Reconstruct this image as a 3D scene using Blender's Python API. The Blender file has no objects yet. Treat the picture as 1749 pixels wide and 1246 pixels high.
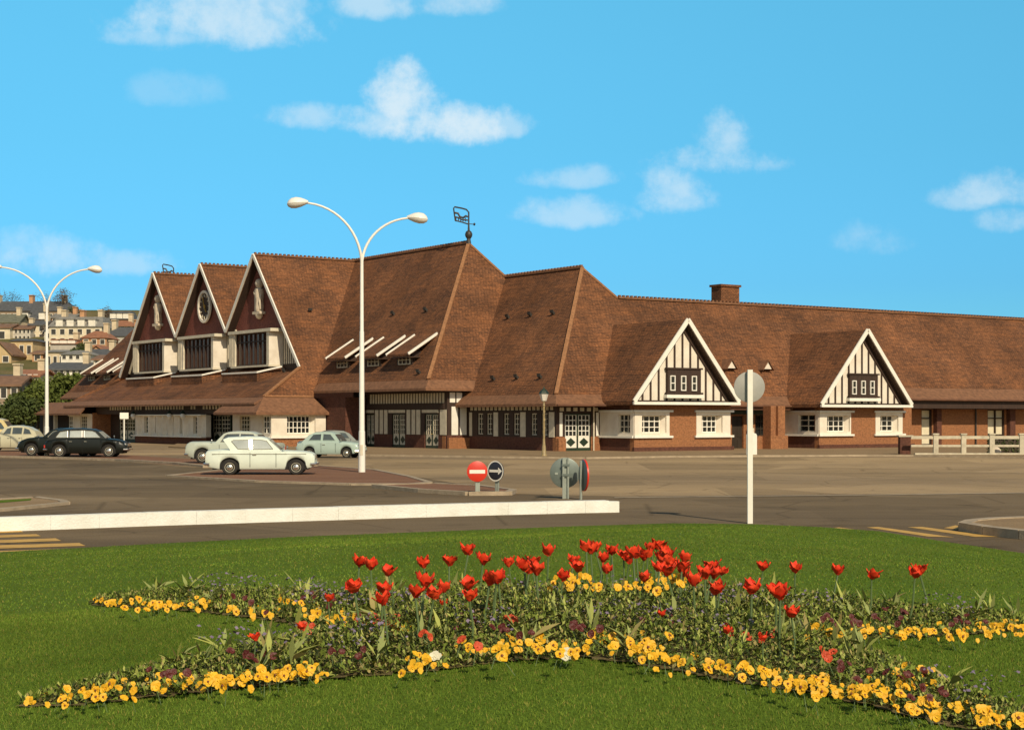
import bpy, bmesh, math, random
import numpy as np
from mathutils import Vector, Matrix
R = math.radians
random.seed(7); rng = np.random.default_rng(11)
scene = bpy.context.scene

# ------------------------------------------------------------------ camera
F_PX, CX, HY, EYE = 2740.0, 874.5, 711.0, 2.17      # survey of the photograph (1749 px wide)
cam_d = bpy.data.cameras.new('camera'); cam = bpy.data.objects.new('camera', cam_d)
scene.collection.objects.link(cam); scene.camera = cam
cam.location = (0, 0, EYE); cam.rotation_euler = (R(90), 0, 0)
cam_d.sensor_width = 36; cam_d.lens = F_PX / 1749 * 36
cam_d.shift_y = (HY - 623) / 1749
cam_d.clip_start = 0.1; cam_d.clip_end = 6000

# ------------------------------------------------------------------ sun, sky, exposure
scene.view_settings.view_transform = 'Standard'; scene.view_settings.look = 'None'
scene.view_settings.exposure = 0.0; scene.view_settings.gamma = 1
SUN_EL = R(37); SUN_AZ = (0.38, -0.925)
S = Vector((math.cos(SUN_EL) * SUN_AZ[0], math.cos(SUN_EL) * SUN_AZ[1], math.sin(SUN_EL)))
sun_d = bpy.data.lights.new('sun', 'SUN'); sun_d.energy = 4.2; sun_d.angle = R(0.5); sun_d.color = (1, .86, .63)
sun = bpy.data.objects.new('sun', sun_d); scene.collection.objects.link(sun)
sun.rotation_euler = S.to_track_quat('Z', 'Y').to_euler(); sun.location = (40, -60, 60)

world = bpy.data.worlds.new('World'); scene.world = world; world.use_nodes = True
wn, wl = world.node_tree.nodes, world.node_tree.links
wn.clear()
def N(t, **k):
    n = wn.new(t)
    for a, b in k.items(): setattr(n, a, b)
    return n
def wmath(op, a, b=None, c=None):
    n = N('ShaderNodeMath', operation=op)
    for i, x in enumerate((a, b, c)):
        if x is None: continue
        if isinstance(x, (int, float)): n.inputs[i].default_value = x
        else: wl.new(x, n.inputs[i])
    return n.outputs[0]
sky = N('ShaderNodeTexSky', sky_type='NISHITA', sun_disc=False, sun_elevation=SUN_EL,
        sun_rotation=math.atan2(SUN_AZ[0], SUN_AZ[1]), air_density=1.0, dust_density=0.3, ozone_density=2.0)
tint = N('ShaderNodeMix', data_type='RGBA', blend_type='MULTIPLY'); tint.inputs[0].default_value = 1
wl.new(sky.outputs[0], tint.inputs[6])
tc = N('ShaderNodeTexCoord'); sep = N('ShaderNodeSeparateXYZ'); wl.new(tc.outputs['Generated'], sep.inputs[0])
# the print's cyan cast: gain on the physical sky by elevation, warmed overhead to warm the shade (half values, the background doubles them)
grade = N('ShaderNodeValToRGB'); ge = grade.color_ramp.elements
ge[0].position = .03; ge[0].color = (.13, .365, .56, 1); ge[1].position = .6; ge[1].color = (.46, .42, .30, 1)
for p_, c_ in ((.08, (.135, .38, .565)), (.165, (.190, .52, .605)), (.25, (.255, .68, .70)), (.36, (.36, .52, .42))):
    e_ = ge.new(p_); e_.color = (*c_, 1)
wl.new(sep.outputs[2], grade.inputs[0])
side = N('ShaderNodeMapRange', interpolation_type='SMOOTHSTEP'); side.inputs['From Min'].default_value = .15; side.inputs['From Max'].default_value = .75; wl.new(sep.outputs[1], side.inputs['Value'])
gm_ = N('ShaderNodeMix', data_type='RGBA'); wl.new(side.outputs[0], gm_.inputs[0]); gm_.inputs[6].default_value = (.60, .52, .40, 1)   # warm tint added behind and beside the camera to warm shaded walls
wl.new(grade.outputs[0], gm_.inputs[7]); wl.new(gm_.outputs[2], tint.inputs[7])
dy = wmath('MAXIMUM', sep.outputs[1], 0.05)
az = wmath('DIVIDE', sep.outputs[0], dy); el = wmath('DIVIDE', sep.outputs[2], dy)
noi = N('ShaderNodeTexNoise', noise_dimensions='3D'); noi.inputs['Scale'].default_value = 30; noi.inputs['Detail'].default_value = 10
noi.inputs['Roughness'].default_value = .64
wl.new(tc.outputs['Generated'], noi.inputs['Vector'])
warp = wmath('SUBTRACT', noi.outputs[0], 0.5)
# each fair-weather cloud: direction of its middle, half width, half height (all in the photograph's pixels), strength
CLOUDS = [(375, 40, 170, 62, .62), (300, 62, 110, 26, .40), (450, 30, 95, 70, .45), (640, 12, 75, 34, .5), (785, 8, 75, 30, .45),
          (690, 182, 62, 66, .80), (740, 218, 130, 42, .80), (660, 212, 100, 30, .6), (512, 202, 70, 26, .42), (868, 218, 44, 26, .42),
          (1240, 250, 52, 58, .50), (1240, 276, 100, 34, .5), (1140, 330, 62, 50, .52), (1165, 345, 60, 26, .4), (985, 306, 72, 24, .36),
          (990, 368, 95, 30, .42), (1690, 330, 78, 34, .5), (1650, 340, 60, 26, .36), (1715, 382, 44, 26, .4), (1490, 412, 60, 34, .24),
          (80, 446, 130, 46, .42), (215, 452, 90, 26, .34), (310, 160, 80, 34, .16), (30, 425, 80, 36, .3)]
total = None
for (px, py, hw, hh, st) in CLOUDS:
    a0, e0 = (px - CX) / F_PX, (HY - py) / F_PX
    x = wmath('MULTIPLY', wmath('SUBTRACT', az, a0), F_PX / hw)
    yv = wmath('SUBTRACT', el, e0)
    up = wmath('MULTIPLY', wmath('MAXIMUM', yv, 0.0), F_PX / hh)
    dn = wmath('MULTIPLY', wmath('MINIMUM', yv, 0.0), F_PX / (hh * .62))
    y = wmath('ADD', up, dn)
    d2 = wmath('ADD', wmath('MULTIPLY', x, x), wmath('MULTIPLY', y, y))
    m = wmath('SUBTRACT', 1.0, wmath('ADD', d2, wmath('MULTIPLY', warp, 5.2)))
    sm = N('ShaderNodeMapRange', interpolation_type='SMOOTHSTEP')
    sm.inputs['From Min'].default_value = -.6; sm.inputs['From Max'].default_value = 1.35; sm.inputs['To Max'].default_value = st
    wl.new(m, sm.inputs['Value'])
    total = sm.outputs[0] if total is None else wmath('MAXIMUM', total, sm.outputs[0])
front = wmath('GREATER_THAN', sep.outputs[1], 0.05)
cm = N('ShaderNodeMix', data_type='RGBA'); wl.new(wmath('MULTIPLY', total, front), cm.inputs[0])
wl.new(tint.outputs[2], cm.inputs[6]); cm.inputs[7].default_value = (3.9, 4.4, 4.65, 1)
bg = N('ShaderNodeBackground'); bg.inputs['Strength'].default_value = 0.15
sc2 = N('ShaderNodeVectorMath', operation='SCALE'); sc2.inputs[3].default_value = 1.36
wl.new(cm.outputs[2], sc2.inputs[0]); wl.new(sc2.outputs[0], bg.inputs['Color'])
wo = N('ShaderNodeOutputWorld'); wl.new(bg.outputs[0], wo.inputs['Surface'])

# ------------------------------------------------------------------ survey helpers
TH = R(35); U = Vector((math.cos(TH), math.sin(TH), 0)); V = Vector((-math.sin(TH), math.cos(TH), 0))
ORG = Vector((7.3, 95.9, 0)); EYEP = Vector((0, 0, EYE))          # corner of the first bay of the station
def ray(px, py): return Vector(((px - CX) / F_PX, 1, -(py - HY) / F_PX))
def _loc(p): d = p - ORG; return (d.dot(U), d.dot(V), p.z)
def onA(px, py, a):
    d = ray(px, py); t = ((ORG - EYEP).dot(U) + a) / d.dot(U); return _loc(EYEP + t * d)
def onB(px, py, b):
    d = ray(px, py); t = ((ORG - EYEP).dot(V) + b) / d.dot(V); return _loc(EYEP + t * d)
def fa(px, a): return onA(px, 720, a)[1]       # along-wall position on a wall facing left-front
def fb(px, b): return onB(px, 720, b)[0]       # along-wall position on a wall facing right-front
def za(px, py, a): return onA(px, py, a)[2]
def zb(px, py, b): return onB(px, py, b)[2]
def gnd(px, py, z=0.0):
    d = ray(px, py); t = (z - EYE) / d.z; return EYEP + t * d
def at(px, py, Y): return EYEP + ray(px, py) * Y

# ------------------------------------------------------------------ tags and mesh builder
def tag(o, label=None, cat=None, group=None, kind=None):
    if label: o['label'] = label
    if cat: o['category'] = cat
    if group: o['group'] = group
    if kind: o['kind'] = kind
    return o
def empty(name, loc=(0, 0, 0), rz=0.0, label=None, cat=None, group=None):
    o = bpy.data.objects.new(name, None); scene.collection.objects.link(o)
    o.location = loc; o.rotation_euler = (0, 0, rz); o.empty_display_size = .3
    return tag(o, label, cat, group)
class MB:
    def __init__(s): s.v = []; s.f = []; s.m = []; s.cur = 0; s.smooth = []
    def add(s, vs, fs, smooth=False):
        o = len(s.v); s.v += [tuple(x) for x in vs]
        for f in fs: s.f.append(tuple(i + o for i in f)); s.m.append(s.cur); s.smooth.append(smooth)
        return s
    def box(s, x0, x1, y0, y1, z0, z1):
        if x0 > x1: x0, x1 = x1, x0
        if y0 > y1: y0, y1 = y1, y0
        if z0 > z1: z0, z1 = z1, z0
        return s.add([(x0, y0, z0), (x1, y0, z0), (x1, y1, z0), (x0, y1, z0), (x0, y0, z1), (x1, y0, z1), (x1, y1, z1), (x0, y1, z1)],
                     [(0, 3, 2, 1), (4, 5, 6, 7), (0, 1, 5, 4), (1, 2, 6, 5), (2, 3, 7, 6), (3, 0, 4, 7)])
    def prism(s, pts, off):
        n = len(pts); off = Vector(off); p = [Vector(q) for q in pts]
        return s.add(p + [q + off for q in p], [tuple(range(n)), tuple(range(2 * n - 1, n - 1, -1))] +
                     [(i, i + n, (i + 1) % n + n, (i + 1) % n) for i in range(n)])
    def slab(s, pts, t): return s.prism(pts, (0, 0, -t))
    def bar(s, p, q, w, h, up=(0, 0, 1)):
        p, q = Vector(p), Vector(q); d = (q - p).normalized(); up = Vector(up)
        sx = d.cross(up); sx = sx.normalized() if sx.length > 1e-5 else Vector((1, 0, 0)); uz = sx.cross(d)
        c = [p + sx * a * w / 2 + uz * b * h / 2 for a, b in ((-1, -1), (1, -1), (1, 1), (-1, 1))]
        return s.prism(c, q - p)
    def tube(s, pts, rad, n=10, cap=True):
        pts = [Vector(p) for p in pts]; rad = rad if isinstance(rad, (list, tuple)) else [rad] * len(pts)
        vs, fs = [], []; prev = None
        for i, p in enumerate(pts):
            d = (pts[min(i + 1, len(pts) - 1)] - pts[max(i - 1, 0)]).normalized()
            if prev is None:
                ref = Vector((0, 0, 1)) if abs(d.z) < .9 else Vector((1, 0, 0)); sx = d.cross(ref).normalized()
            else:
                sx = (prev - d * prev.dot(d)).normalized()
            prev = sx; sy = d.cross(sx)
            for k in range(n):
                a = 2 * math.pi * k / n; vs.append(p + (sx * math.cos(a) + sy * math.sin(a)) * rad[i])
        for i in range(len(pts) - 1):
            for k in range(n): fs.append((i * n + k, i * n + (k + 1) % n, (i + 1) * n + (k + 1) % n, (i + 1) * n + k))
        if cap: fs += [tuple(range(n - 1, -1, -1)), tuple(range((len(pts) - 1) * n, len(pts) * n))]
        return s.add(vs, fs, True)
    def lathe(s, prof, c=(0, 0, 0), n=20, axis='z'):
        vs, fs = [], []
        for (r, h) in prof:
            for k in range(n):
                a = 2 * math.pi * k / n; x, y = r * math.cos(a), r * math.sin(a)
                p = {'z': (x, y, h), 'y': (x, h, y), 'x': (h, x, y)}[axis]
                vs.append((p[0] + c[0], p[1] + c[1], p[2] + c[2]))
        for i in range(len(prof) - 1):
            for k in range(n): fs.append((i * n + k, i * n + (k + 1) % n, (i + 1) * n + (k + 1) % n, (i + 1) * n + k))
        fs += [tuple(range(n - 1, -1, -1)), tuple(range((len(prof) - 1) * n, len(prof) * n))]
        return s.add(vs, fs, True)
    def build(s, name, mat, parent=None, sharp=35, label=None):
        me = bpy.data.meshes.new(name); me.from_pydata(s.v, [], s.f)
        for m in (mat if isinstance(mat, (list, tuple)) else [mat]): me.materials.append(m)
        me.polygons.foreach_set('material_index', s.m); me.polygons.foreach_set('use_smooth', s.smooth)
        bm = bmesh.new(); bm.from_mesh(me); bmesh.ops.recalc_face_normals(bm, faces=bm.faces[:]); bm.to_mesh(me); bm.free()
        if any(s.smooth): me.set_sharp_from_angle(angle=R(sharp))
        o = bpy.data.objects.new(name, me); scene.collection.objects.link(o)
        if parent: o.parent = parent
        if label: o['label'] = label
        return o
def children_of(o): return [c for c in o.children]
def copy_tree(o, parent=None):
    c = o.copy(); scene.collection.objects.link(c)
    if parent: c.parent = parent
    for ch in children_of(o): copy_tree(ch, c)
    return c

# ------------------------------------------------------------------ materials
def mat(name, col, rough=.8, var=.25, scale=2.0, bump=0.0, bscale=None, metal=0.0, stretch=(1, 1, 1), col2=None, spec=.5, coat=0):
    m = bpy.data.materials.new(name); m.use_nodes = True
    n, l = m.node_tree.nodes, m.node_tree.links; p = n['Principled BSDF']
    p.inputs['Roughness'].default_value = rough; p.inputs['Metallic'].default_value = metal
    p.inputs['Specular IOR Level'].default_value = spec
    p.inputs['Coat Weight'].default_value = coat
    t = n.new('ShaderNodeTexCoord'); mp = n.new('ShaderNodeMapping'); mp.inputs['Scale'].default_value = stretch
    l.new(t.outputs['Object'], mp.inputs[0])
    no = n.new('ShaderNodeTexNoise'); no.inputs['Scale'].default_value = scale; no.inputs['Detail'].default_value = 6; no.inputs['Roughness'].default_value = .62
    l.new(mp.outputs[0], no.inputs['Vector'])
    cr = n.new('ShaderNodeValToRGB'); e = cr.color_ramp.elements
    c2 = col2 or tuple(min(1, c * (1 + var)) for c in col)
    e[0].position = .3; e[1].position = .7
    e[0].color = (*[c * (1 - var) for c in col], 1) if not col2 else (*col, 1); e[1].color = (*c2, 1)
    l.new(no.outputs[0], cr.inputs[0]); l.new(cr.outputs[0], p.inputs['Base Color'])
    if bump:
        b = n.new('ShaderNodeBump'); b.inputs['Strength'].default_value = bump; b.inputs['Distance'].default_value = .05
        nb = n.new('ShaderNodeTexNoise'); nb.inputs['Scale'].default_value = bscale or scale * 8; nb.inputs['Detail'].default_value = 4
        l.new(mp.outputs[0], nb.inputs['Vector']); l.new(nb.outputs[0], b.inputs['Height']); l.new(b.outputs[0], p.inputs['Normal'])
    return m
def masonry(name, c1, c2, cm, bw, bh, mortar, patch, patch_amt, rough=.85, bump=.4, zfac=1.0, pscale=.5, stain=0.0):
    """courses of bricks or roof tiles, in the building's own coordinates"""
    m = bpy.data.materials.new(name); m.use_nodes = True
    n, l = m.node_tree.nodes, m.node_tree.links; p = n['Principled BSDF']; p.inputs['Roughness'].default_value = rough
    p.inputs['Specular IOR Level'].default_value = .25
    t = n.new('ShaderNodeTexCoord'); s = n.new('ShaderNodeSeparateXYZ'); l.new(t.outputs['Object'], s.inputs[0])
    ad = n.new('ShaderNodeMath'); l.new(s.outputs[0], ad.inputs[0]); l.new(s.outputs[1], ad.inputs[1])
    mz = n.new('ShaderNodeMath'); mz.operation = 'MULTIPLY'; mz.inputs[1].default_value = zfac; l.new(s.outputs[2], mz.inputs[0])
    cb = n.new('ShaderNodeCombineXYZ'); l.new(ad.outputs[0], cb.inputs[0]); l.new(mz.outputs[0], cb.inputs[1])
    br = n.new('ShaderNodeTexBrick'); l.new(cb.outputs[0], br.inputs['Vector'])
    br.inputs['Scale'].default_value = 1; br.inputs['Brick Width'].default_value = bw; br.inputs['Row Height'].default_value = bh
    br.inputs['Mortar Size'].default_value = mortar; br.inputs['Bias'].default_value = 0
    br.inputs['Color1'].default_value = (*c1, 1); br.inputs['Color2'].default_value = (*c2, 1); br.inputs['Mortar'].default_value = (*cm, 1)
    no = n.new('ShaderNodeTexNoise'); no.inputs['Scale'].default_value = pscale; no.inputs['Detail'].default_value = 8; no.inputs['Roughness'].default_value = .72
    l.new(t.outputs['Object'], no.inputs['Vector'])
    mr = n.new('ShaderNodeMapRange'); mr.inputs['From Min'].default_value = .42; mr.inputs['From Max'].default_value = .68; mr.inputs['To Max'].default_value = patch_amt
    l.new(no.outputs[0], mr.inputs['Value'])
    mx = n.new('ShaderNodeMix'); mx.data_type = 'RGBA'; l.new(mr.outputs[0], mx.inputs[0]); l.new(br.outputs[0], mx.inputs[6]); mx.inputs[7].default_value = (*patch, 1)
    n2 = n.new('ShaderNodeTexNoise'); n2.inputs['Scale'].default_value = 8; n2.inputs['Detail'].default_value = 5; n2.inputs['Roughness'].default_value = .75
    l.new(t.outputs['Object'], n2.inputs['Vector'])
    mr2 = n.new('ShaderNodeMapRange'); mr2.inputs['From Min'].default_value = .3; mr2.inputs['From Max'].default_value = .7; mr2.inputs['To Min'].default_value = .58; mr2.inputs['To Max'].default_value = 1.42
    l.new(n2.outputs[0], mr2.inputs['Value'])
    mu = n.new('ShaderNodeMix'); mu.data_type = 'RGBA'; mu.blend_type = 'MULTIPLY'; mu.inputs[0].default_value = 1
    l.new(mx.outputs[2], mu.inputs[6]); l.new(mr2.outputs[0], mu.inputs[7]); last = mu.outputs[2]
    if stain:      # weathered patches and broad uneven courses
        n3 = n.new('ShaderNodeTexNoise'); n3.inputs['Scale'].default_value = .22; n3.inputs['Detail'].default_value = 7; n3.inputs['Roughness'].default_value = .7; l.new(t.outputs['Object'], n3.inputs['Vector'])
        m3 = n.new('ShaderNodeMapRange'); m3.inputs['From Min'].default_value = .35; m3.inputs['From Max'].default_value = .65; m3.inputs['To Min'].default_value = 1 - stain; m3.inputs['To Max'].default_value = 1 + stain * .6; l.new(n3.outputs[0], m3.inputs['Value'])
        b3 = n.new('ShaderNodeTexBrick'); b3.inputs['Scale'].default_value = 1; b3.inputs['Brick Width'].default_value = 1.7; b3.inputs['Row Height'].default_value = .39; b3.inputs['Mortar Size'].default_value = .05; b3.inputs['Mortar Smooth'].default_value = .6
        b3.inputs['Color1'].default_value = (1.12, 1.08, 1.0, 1); b3.inputs['Color2'].default_value = (.90, .92, .95, 1); b3.inputs['Mortar'].default_value = (.80, .80, .80, 1); l.new(cb.outputs[0], b3.inputs['Vector'])
        for src in (m3.outputs[0], b3.outputs[0]):
            q = n.new('ShaderNodeMix'); q.data_type = 'RGBA'; q.blend_type = 'MULTIPLY'; q.inputs[0].default_value = 1; l.new(last, q.inputs[6]); l.new(src, q.inputs[7]); last = q.outputs[2]
    l.new(last, p.inputs['Base Color'])
    b = n.new('ShaderNodeBump'); b.inputs['Strength'].default_value = bump; b.inputs['Distance'].default_value = .03; b.invert = True
    l.new(br.outputs['Fac'], b.inputs['Height']); l.new(b.outputs[0], p.inputs['Normal'])
    return m
M = {}
M['tile'] = masonry('roof_tile', (.232, .097, .043), (.122, .056, .029), (.068, .032, .018), .24, .13, .016, (.262, .105, .042), .55, zfac=1.25, stain=.36)
M['tile_edge'] = mat('eave_tile', (.190, .088, .043), .85, .35, 4)
M['hip_tile'] = mat('hip_tile', (.30, .14, .06), .8, .3, 6)
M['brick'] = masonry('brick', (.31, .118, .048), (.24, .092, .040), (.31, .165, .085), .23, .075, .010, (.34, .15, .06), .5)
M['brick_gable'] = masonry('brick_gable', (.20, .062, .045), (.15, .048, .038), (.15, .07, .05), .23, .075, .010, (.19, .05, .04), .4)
M['brick_dark'] = masonry('brick_dark', (.13, .050, .030), (.095, .038, .026), (.10, .05, .035), .23, .075, .010, (.12, .04, .03), .4)  # darker brick; on left-facing walls their shade is put into the colour
M['plaster'] = mat('plaster', (.66, .58, .47), .88, .1, 1.4, .2, 30, col2=(.80, .73, .62))
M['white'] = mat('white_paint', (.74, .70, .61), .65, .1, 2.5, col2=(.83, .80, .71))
M['offwhite'] = mat('dull_white_paint', (.62, .55, .42), .7, .15, 3)  # duller white; on left-facing faces the shade is put into the colour
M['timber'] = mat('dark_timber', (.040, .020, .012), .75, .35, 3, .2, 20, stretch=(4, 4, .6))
M['soffit'] = mat('soffit_boards', (.050, .026, .014), .85, .3, 2, stretch=(1, 5, 5))
M['fascia'] = mat('fascia', (.13, .055, .028), .8, .25, 2)
M['glass'] = mat('window_glass', (.012, .014, .014), .08, .3, .6)
M['glass_light'] = mat('curtained_glass', (.10, .045, .030), .2, .6, 1.4, stretch=(3, 3, .3))
M['green'] = mat('green_door_paint', (.018, .035, .020), .5, .3, 2)
M['darkdoor'] = mat('dark_door', (.030, .020, .012), .6, .4, 2)
M['blind'] = mat('cream_blind', (.70, .62, .44), .8, .1, 2)
M['stone'] = mat('pale_stone', (.60, .50, .38), .8, .2, 4, .2)
M['gold'] = mat('gilding', (.55, .34, .08), .4, .2, 3, metal=.6)
M['iron'] = mat('wrought_iron', (.035, .032, .028), .5, .3, 6)
M['lampwhite'] = mat('white_lamp_paint', (.80, .77, .70), .45, .05, 2)
M['lampglass'] = mat('lamp_bowl', (.70, .66, .58), .25, .05, 2)
M['concrete'] = mat('pale_concrete', (.52, .46, .34), .9, .2, 4, .3)
M['kerb'] = mat('kerb_stone', (.36, .28, .19), .9, .25, 3, .3)
M['kerbwhite'] = mat('whitewashed_kerb', (.70, .68, .60), .85, .15, 2.2, .3, 25, col2=(.83, .82, .76))
M['galv'] = mat('galvanised_steel', (.16, .19, .17), .45, .15, 3, metal=.35)
M['galv_light'] = mat('galvanised_post', (.34, .37, .32), .4, .15, 3, metal=.3)
M['discgrey'] = mat('grey_sign_back', (.33, .32, .29), .6, .1, 3)
M['red'] = mat('sign_red', (.62, .035, .015), .4, .08, 2)
M['navy'] = mat('sign_dark_blue', (.022, .024, .036), .4, .15, 2)
M['yellow_paint'] = mat('crossing_paint', (.55, .32, .07), .8, .22, 3)
M['rubber'] = mat('tyre_rubber', (.018, .016, .014), .85, .2, 4)
M['chrome'] = mat('chrome', (.62, .60, .55), .22, .05, 3, metal=.9)
M['hub'] = mat('painted_hub', (.52, .48, .36), .4, .1, 3)
M['carglass'] = mat('car_glass', (.07, .085, .085), .06, .25, 1.0, spec=.8)
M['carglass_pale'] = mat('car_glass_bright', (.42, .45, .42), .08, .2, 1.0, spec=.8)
M['underbody'] = mat('underbody', (.012, .011, .010), .9, .2, 3)
M['tail'] = mat('tail_lamp', (.45, .03, .02), .3, .1, 3)
def paint(name, c): return mat(name, c, .38, .06, 1.5, coat=.25 if max(c) > .05 else 0, spec=.4)
# ground materials
def ground_mat(name, c1, c2, scale, stretch, fine=26, bump=.25, wear=0.0):
    m = mat(name, c1, .95, .2, scale, bump, 60, stretch=stretch, col2=c2, spec=.04)
    n, l = m.node_tree.nodes, m.node_tree.links; p = n['Principled BSDF']
    src = p.inputs['Base Color'].links[0].from_socket
    t = n.new('ShaderNodeTexCoord')
    nf = n.new('ShaderNodeTexNoise'); nf.inputs['Scale'].default_value = fine; nf.inputs['Detail'].default_value = 3
    l.new(t.outputs['Object'], nf.inputs['Vector'])
    mr = n.new('ShaderNodeMapRange'); mr.inputs['From Min'].default_value = .3; mr.inputs['From Max'].default_value = .7
    mr.inputs['To Min'].default_value = .78; mr.inputs['To Max'].default_value = 1.22; l.new(nf.outputs[0], mr.inputs['Value'])
    mu = n.new('ShaderNodeMix'); mu.data_type = 'RGBA'; mu.blend_type = 'MULTIPLY'; mu.inputs[0].default_value = 1
    l.new(src, mu.inputs[6]); l.new(mr.outputs[0], mu.inputs[7]); last = mu.outputs[2]
    if wear:       # resurfaced patches, oily blotches and hairline cracks
        v = n.new('ShaderNodeTexVoronoi'); v.inputs['Scale'].default_value = .16; v.inputs['Randomness'].default_value = .8; l.new(t.outputs['Object'], v.inputs['Vector'])
        sp_ = n.new('ShaderNodeSeparateColor'); l.new(v.outputs['Color'], sp_.inputs[0])
        m3 = n.new('ShaderNodeMapRange'); m3.inputs['To Min'].default_value = 1 - wear * .5; m3.inputs['To Max'].default_value = 1 + wear * .35; l.new(sp_.outputs[0], m3.inputs['Value'])
        c = n.new('ShaderNodeTexVoronoi'); c.feature = 'DISTANCE_TO_EDGE'; c.inputs['Scale'].default_value = .30; l.new(t.outputs['Object'], c.inputs['Vector'])
        m4 = n.new('ShaderNodeMapRange'); m4.inputs['From Max'].default_value = .02; m4.inputs['To Min'].default_value = 1 - wear * .7; m4.inputs['To Max'].default_value = 1; l.new(c.outputs['Distance'], m4.inputs['Value'])
        o = n.new('ShaderNodeTexNoise'); o.inputs['Scale'].default_value = .7; o.inputs['Detail'].default_value = 6; l.new(t.outputs['Object'], o.inputs['Vector'])
        m5 = n.new('ShaderNodeMapRange'); m5.inputs['From Min'].default_value = .58; m5.inputs['From Max'].default_value = .75; m5.inputs['To Min'].default_value = 1; m5.inputs['To Max'].default_value = 1 - wear * .8; l.new(o.outputs[0], m5.inputs['Value'])
        for q_ in (m3, m4, m5):
            q = n.new('ShaderNodeMix'); q.data_type = 'RGBA'; q.blend_type = 'MULTIPLY'; q.inputs[0].default_value = 1; l.new(last, q.inputs[6]); l.new(q_.outputs[0], q.inputs[7]); last = q.outputs[2]
    l.new(last, p.inputs['Base Color'])
    return m
M['asphalt'] = ground_mat('asphalt', (.125, .094, .062), (.225, .165, .100), 1.0, (.03, .16, 1), wear=.4)
M['plaza'] = ground_mat('worn_plaza_surface', (.215, .160, .105), (.43, .305, .170), 1.0, (.022, .10, 1), wear=.35)
M['pavement'] = ground_mat('pinkish_pavement', (.24, .165, .095), (.31, .22, .13), .6, (.3, 1, 1))
M['redpave'] = ground_mat('reddish_island_surface', (.19, .100, .066), (.25, .14, .09), .7, (.4, 1, 1))
M['earth'] = ground_mat('hill_ground', (.09, .10, .035), (.20, .15, .075), .12, (1, 1, 1), 3)
M['lawn'] = ground_mat('mown_lawn', (.090, .150, .015), (.125, .175, .022), .5, (1, 1, 1), 30, .5)
M['soil'] = ground_mat('bed_soil', (.13, .095, .045), (.20, .155, .075), 2, (1, 1, 1), 30, .6)

# ------------------------------------------------------------------ the setting: ground, roads, islands
def flat(name, pts, z, m, kind='structure', label=None, cat=None, group=None):
    b = MB(); b.add([(p[0], p[1], z) for p in pts], [tuple(range(len(pts)))])
    o = b.build(name, m); return tag(o, label, cat, group, kind)
def gp(lst): return [gnd(*q) for q in lst]
b = MB(); b.add([(-1500, -300, 0), (1500, -300, 0), (1500, 2500, 0), (-1500, 2500, 0)], [(0, 1, 2, 3)])
tag(b.build('road', M['asphalt']), kind='structure')
plaza = gp([(-400, 776), (0, 781.5), (200, 787), (350, 799), (470, 800), (640, 803), (760, 822), (876, 843), (1060, 847.5), (1400, 845), (1749, 841), (2100, 838)])
plaza += [Vector((70, 70, 0)), Vector((90, 135, 0)), Vector((-90, 190, 0))]
flat('plaza', plaza, .004, M['plaza'])
pv = gp([(560, 777.5), (700, 779.5), (860, 782), (1000, 783.5), (1150, 781), (1300, 780), (1480, 779), (1560, 779.5), (1749, 783), (1900, 785)])
pav = MB(); pav.prism([(p.x, p.y, .09) for p in pv] + [(60, 120, .09), (20, 130, .09), (-30, 150, .09), (-24, 112, .09)], (0, 0, -.3))
tag(pav.build('pavement', M['pavement']), kind='structure')
edge = MB()
for p, q in zip(pv[:-1], pv[1:]):
    edge.bar((p.x, p.y - .07, .045), (q.x, q.y - .07, .045), .13, .11)
tag(edge.build('pavement_kerb', M['kerb']), kind='structure')
# long kerb between the road and the parked cars
kb = MB(); kl = gp([(-300, 778), (0, 781), (100, 783.5), (200, 787), (300, 793), (352, 798.5)])
for p, q in zip(kl[:-1], kl[1:]): kb.bar((p.x, p.y, .05), (q.x, q.y, .05), .28, .12)
tag(kb.build('roadside_kerb', M['kerb']), kind='structure')
strip = gp([(-300, 772), (0, 776.5), (200, 782), (350, 794)]) 
flat('parking_strip', [Vector((p.x, p.y, 0)) for p in gp([(-300, 777.6), (0, 780.7), (200, 786.7), (352, 798.2), (420, 797), (330, 784), (120, 771), (-300, 766)])], .009, M['redpave'])
def island(name, pts, h, top, kw=.22):
    p = [gnd(*q) for q in pts]; n = len(p); c = sum(p, Vector()) / n
    b = MB(); b.prism([(q.x, q.y, h) for q in p], (0, 0, -h - .1)); tag(b.build(name, top), kind='structure')
    k = MB()
    for i in range(n):
        a, d = p[i], p[(i + 1) % n]; k.bar((a.x, a.y, h / 2 + .012), (d.x, d.y, h / 2 + .012), kw, h + .02)
    tag(k.build(name + '_kerb', M['kerb']), kind='structure')
island('traffic_island', [(288, 814), (440, 823.5), (600, 828.5), (700, 829), (733, 826), (700, 816), (640, 804), (545, 797), (430, 799)], .05, M['redpave'])
island('sign_island', [(640, 833), (720, 841), (800, 846), (868, 845.5), (876, 841.5), (820, 834), (740, 830)], .09, M['redpave'])
island('corner_island', [(-60, 877), (0, 873), (60, 867), (112, 861.5), (106, 858), (60, 852), (0, 855.5), (-60, 858)], .05, M['pavement'])
flat('island_verge', gp([(-50, 866), (0, 862), (52, 857.5), (54, 854.5), (0, 857.5), (-50, 860)]), .056, M['lawn'])
island('side_pavement', [(1648, 906), (1688, 913), (1749, 920), (1860, 930), (1950, 920), (1900, 892), (1749, 895), (1700, 897), (1660, 901)], .14, M['pavement'], .25)
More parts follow.
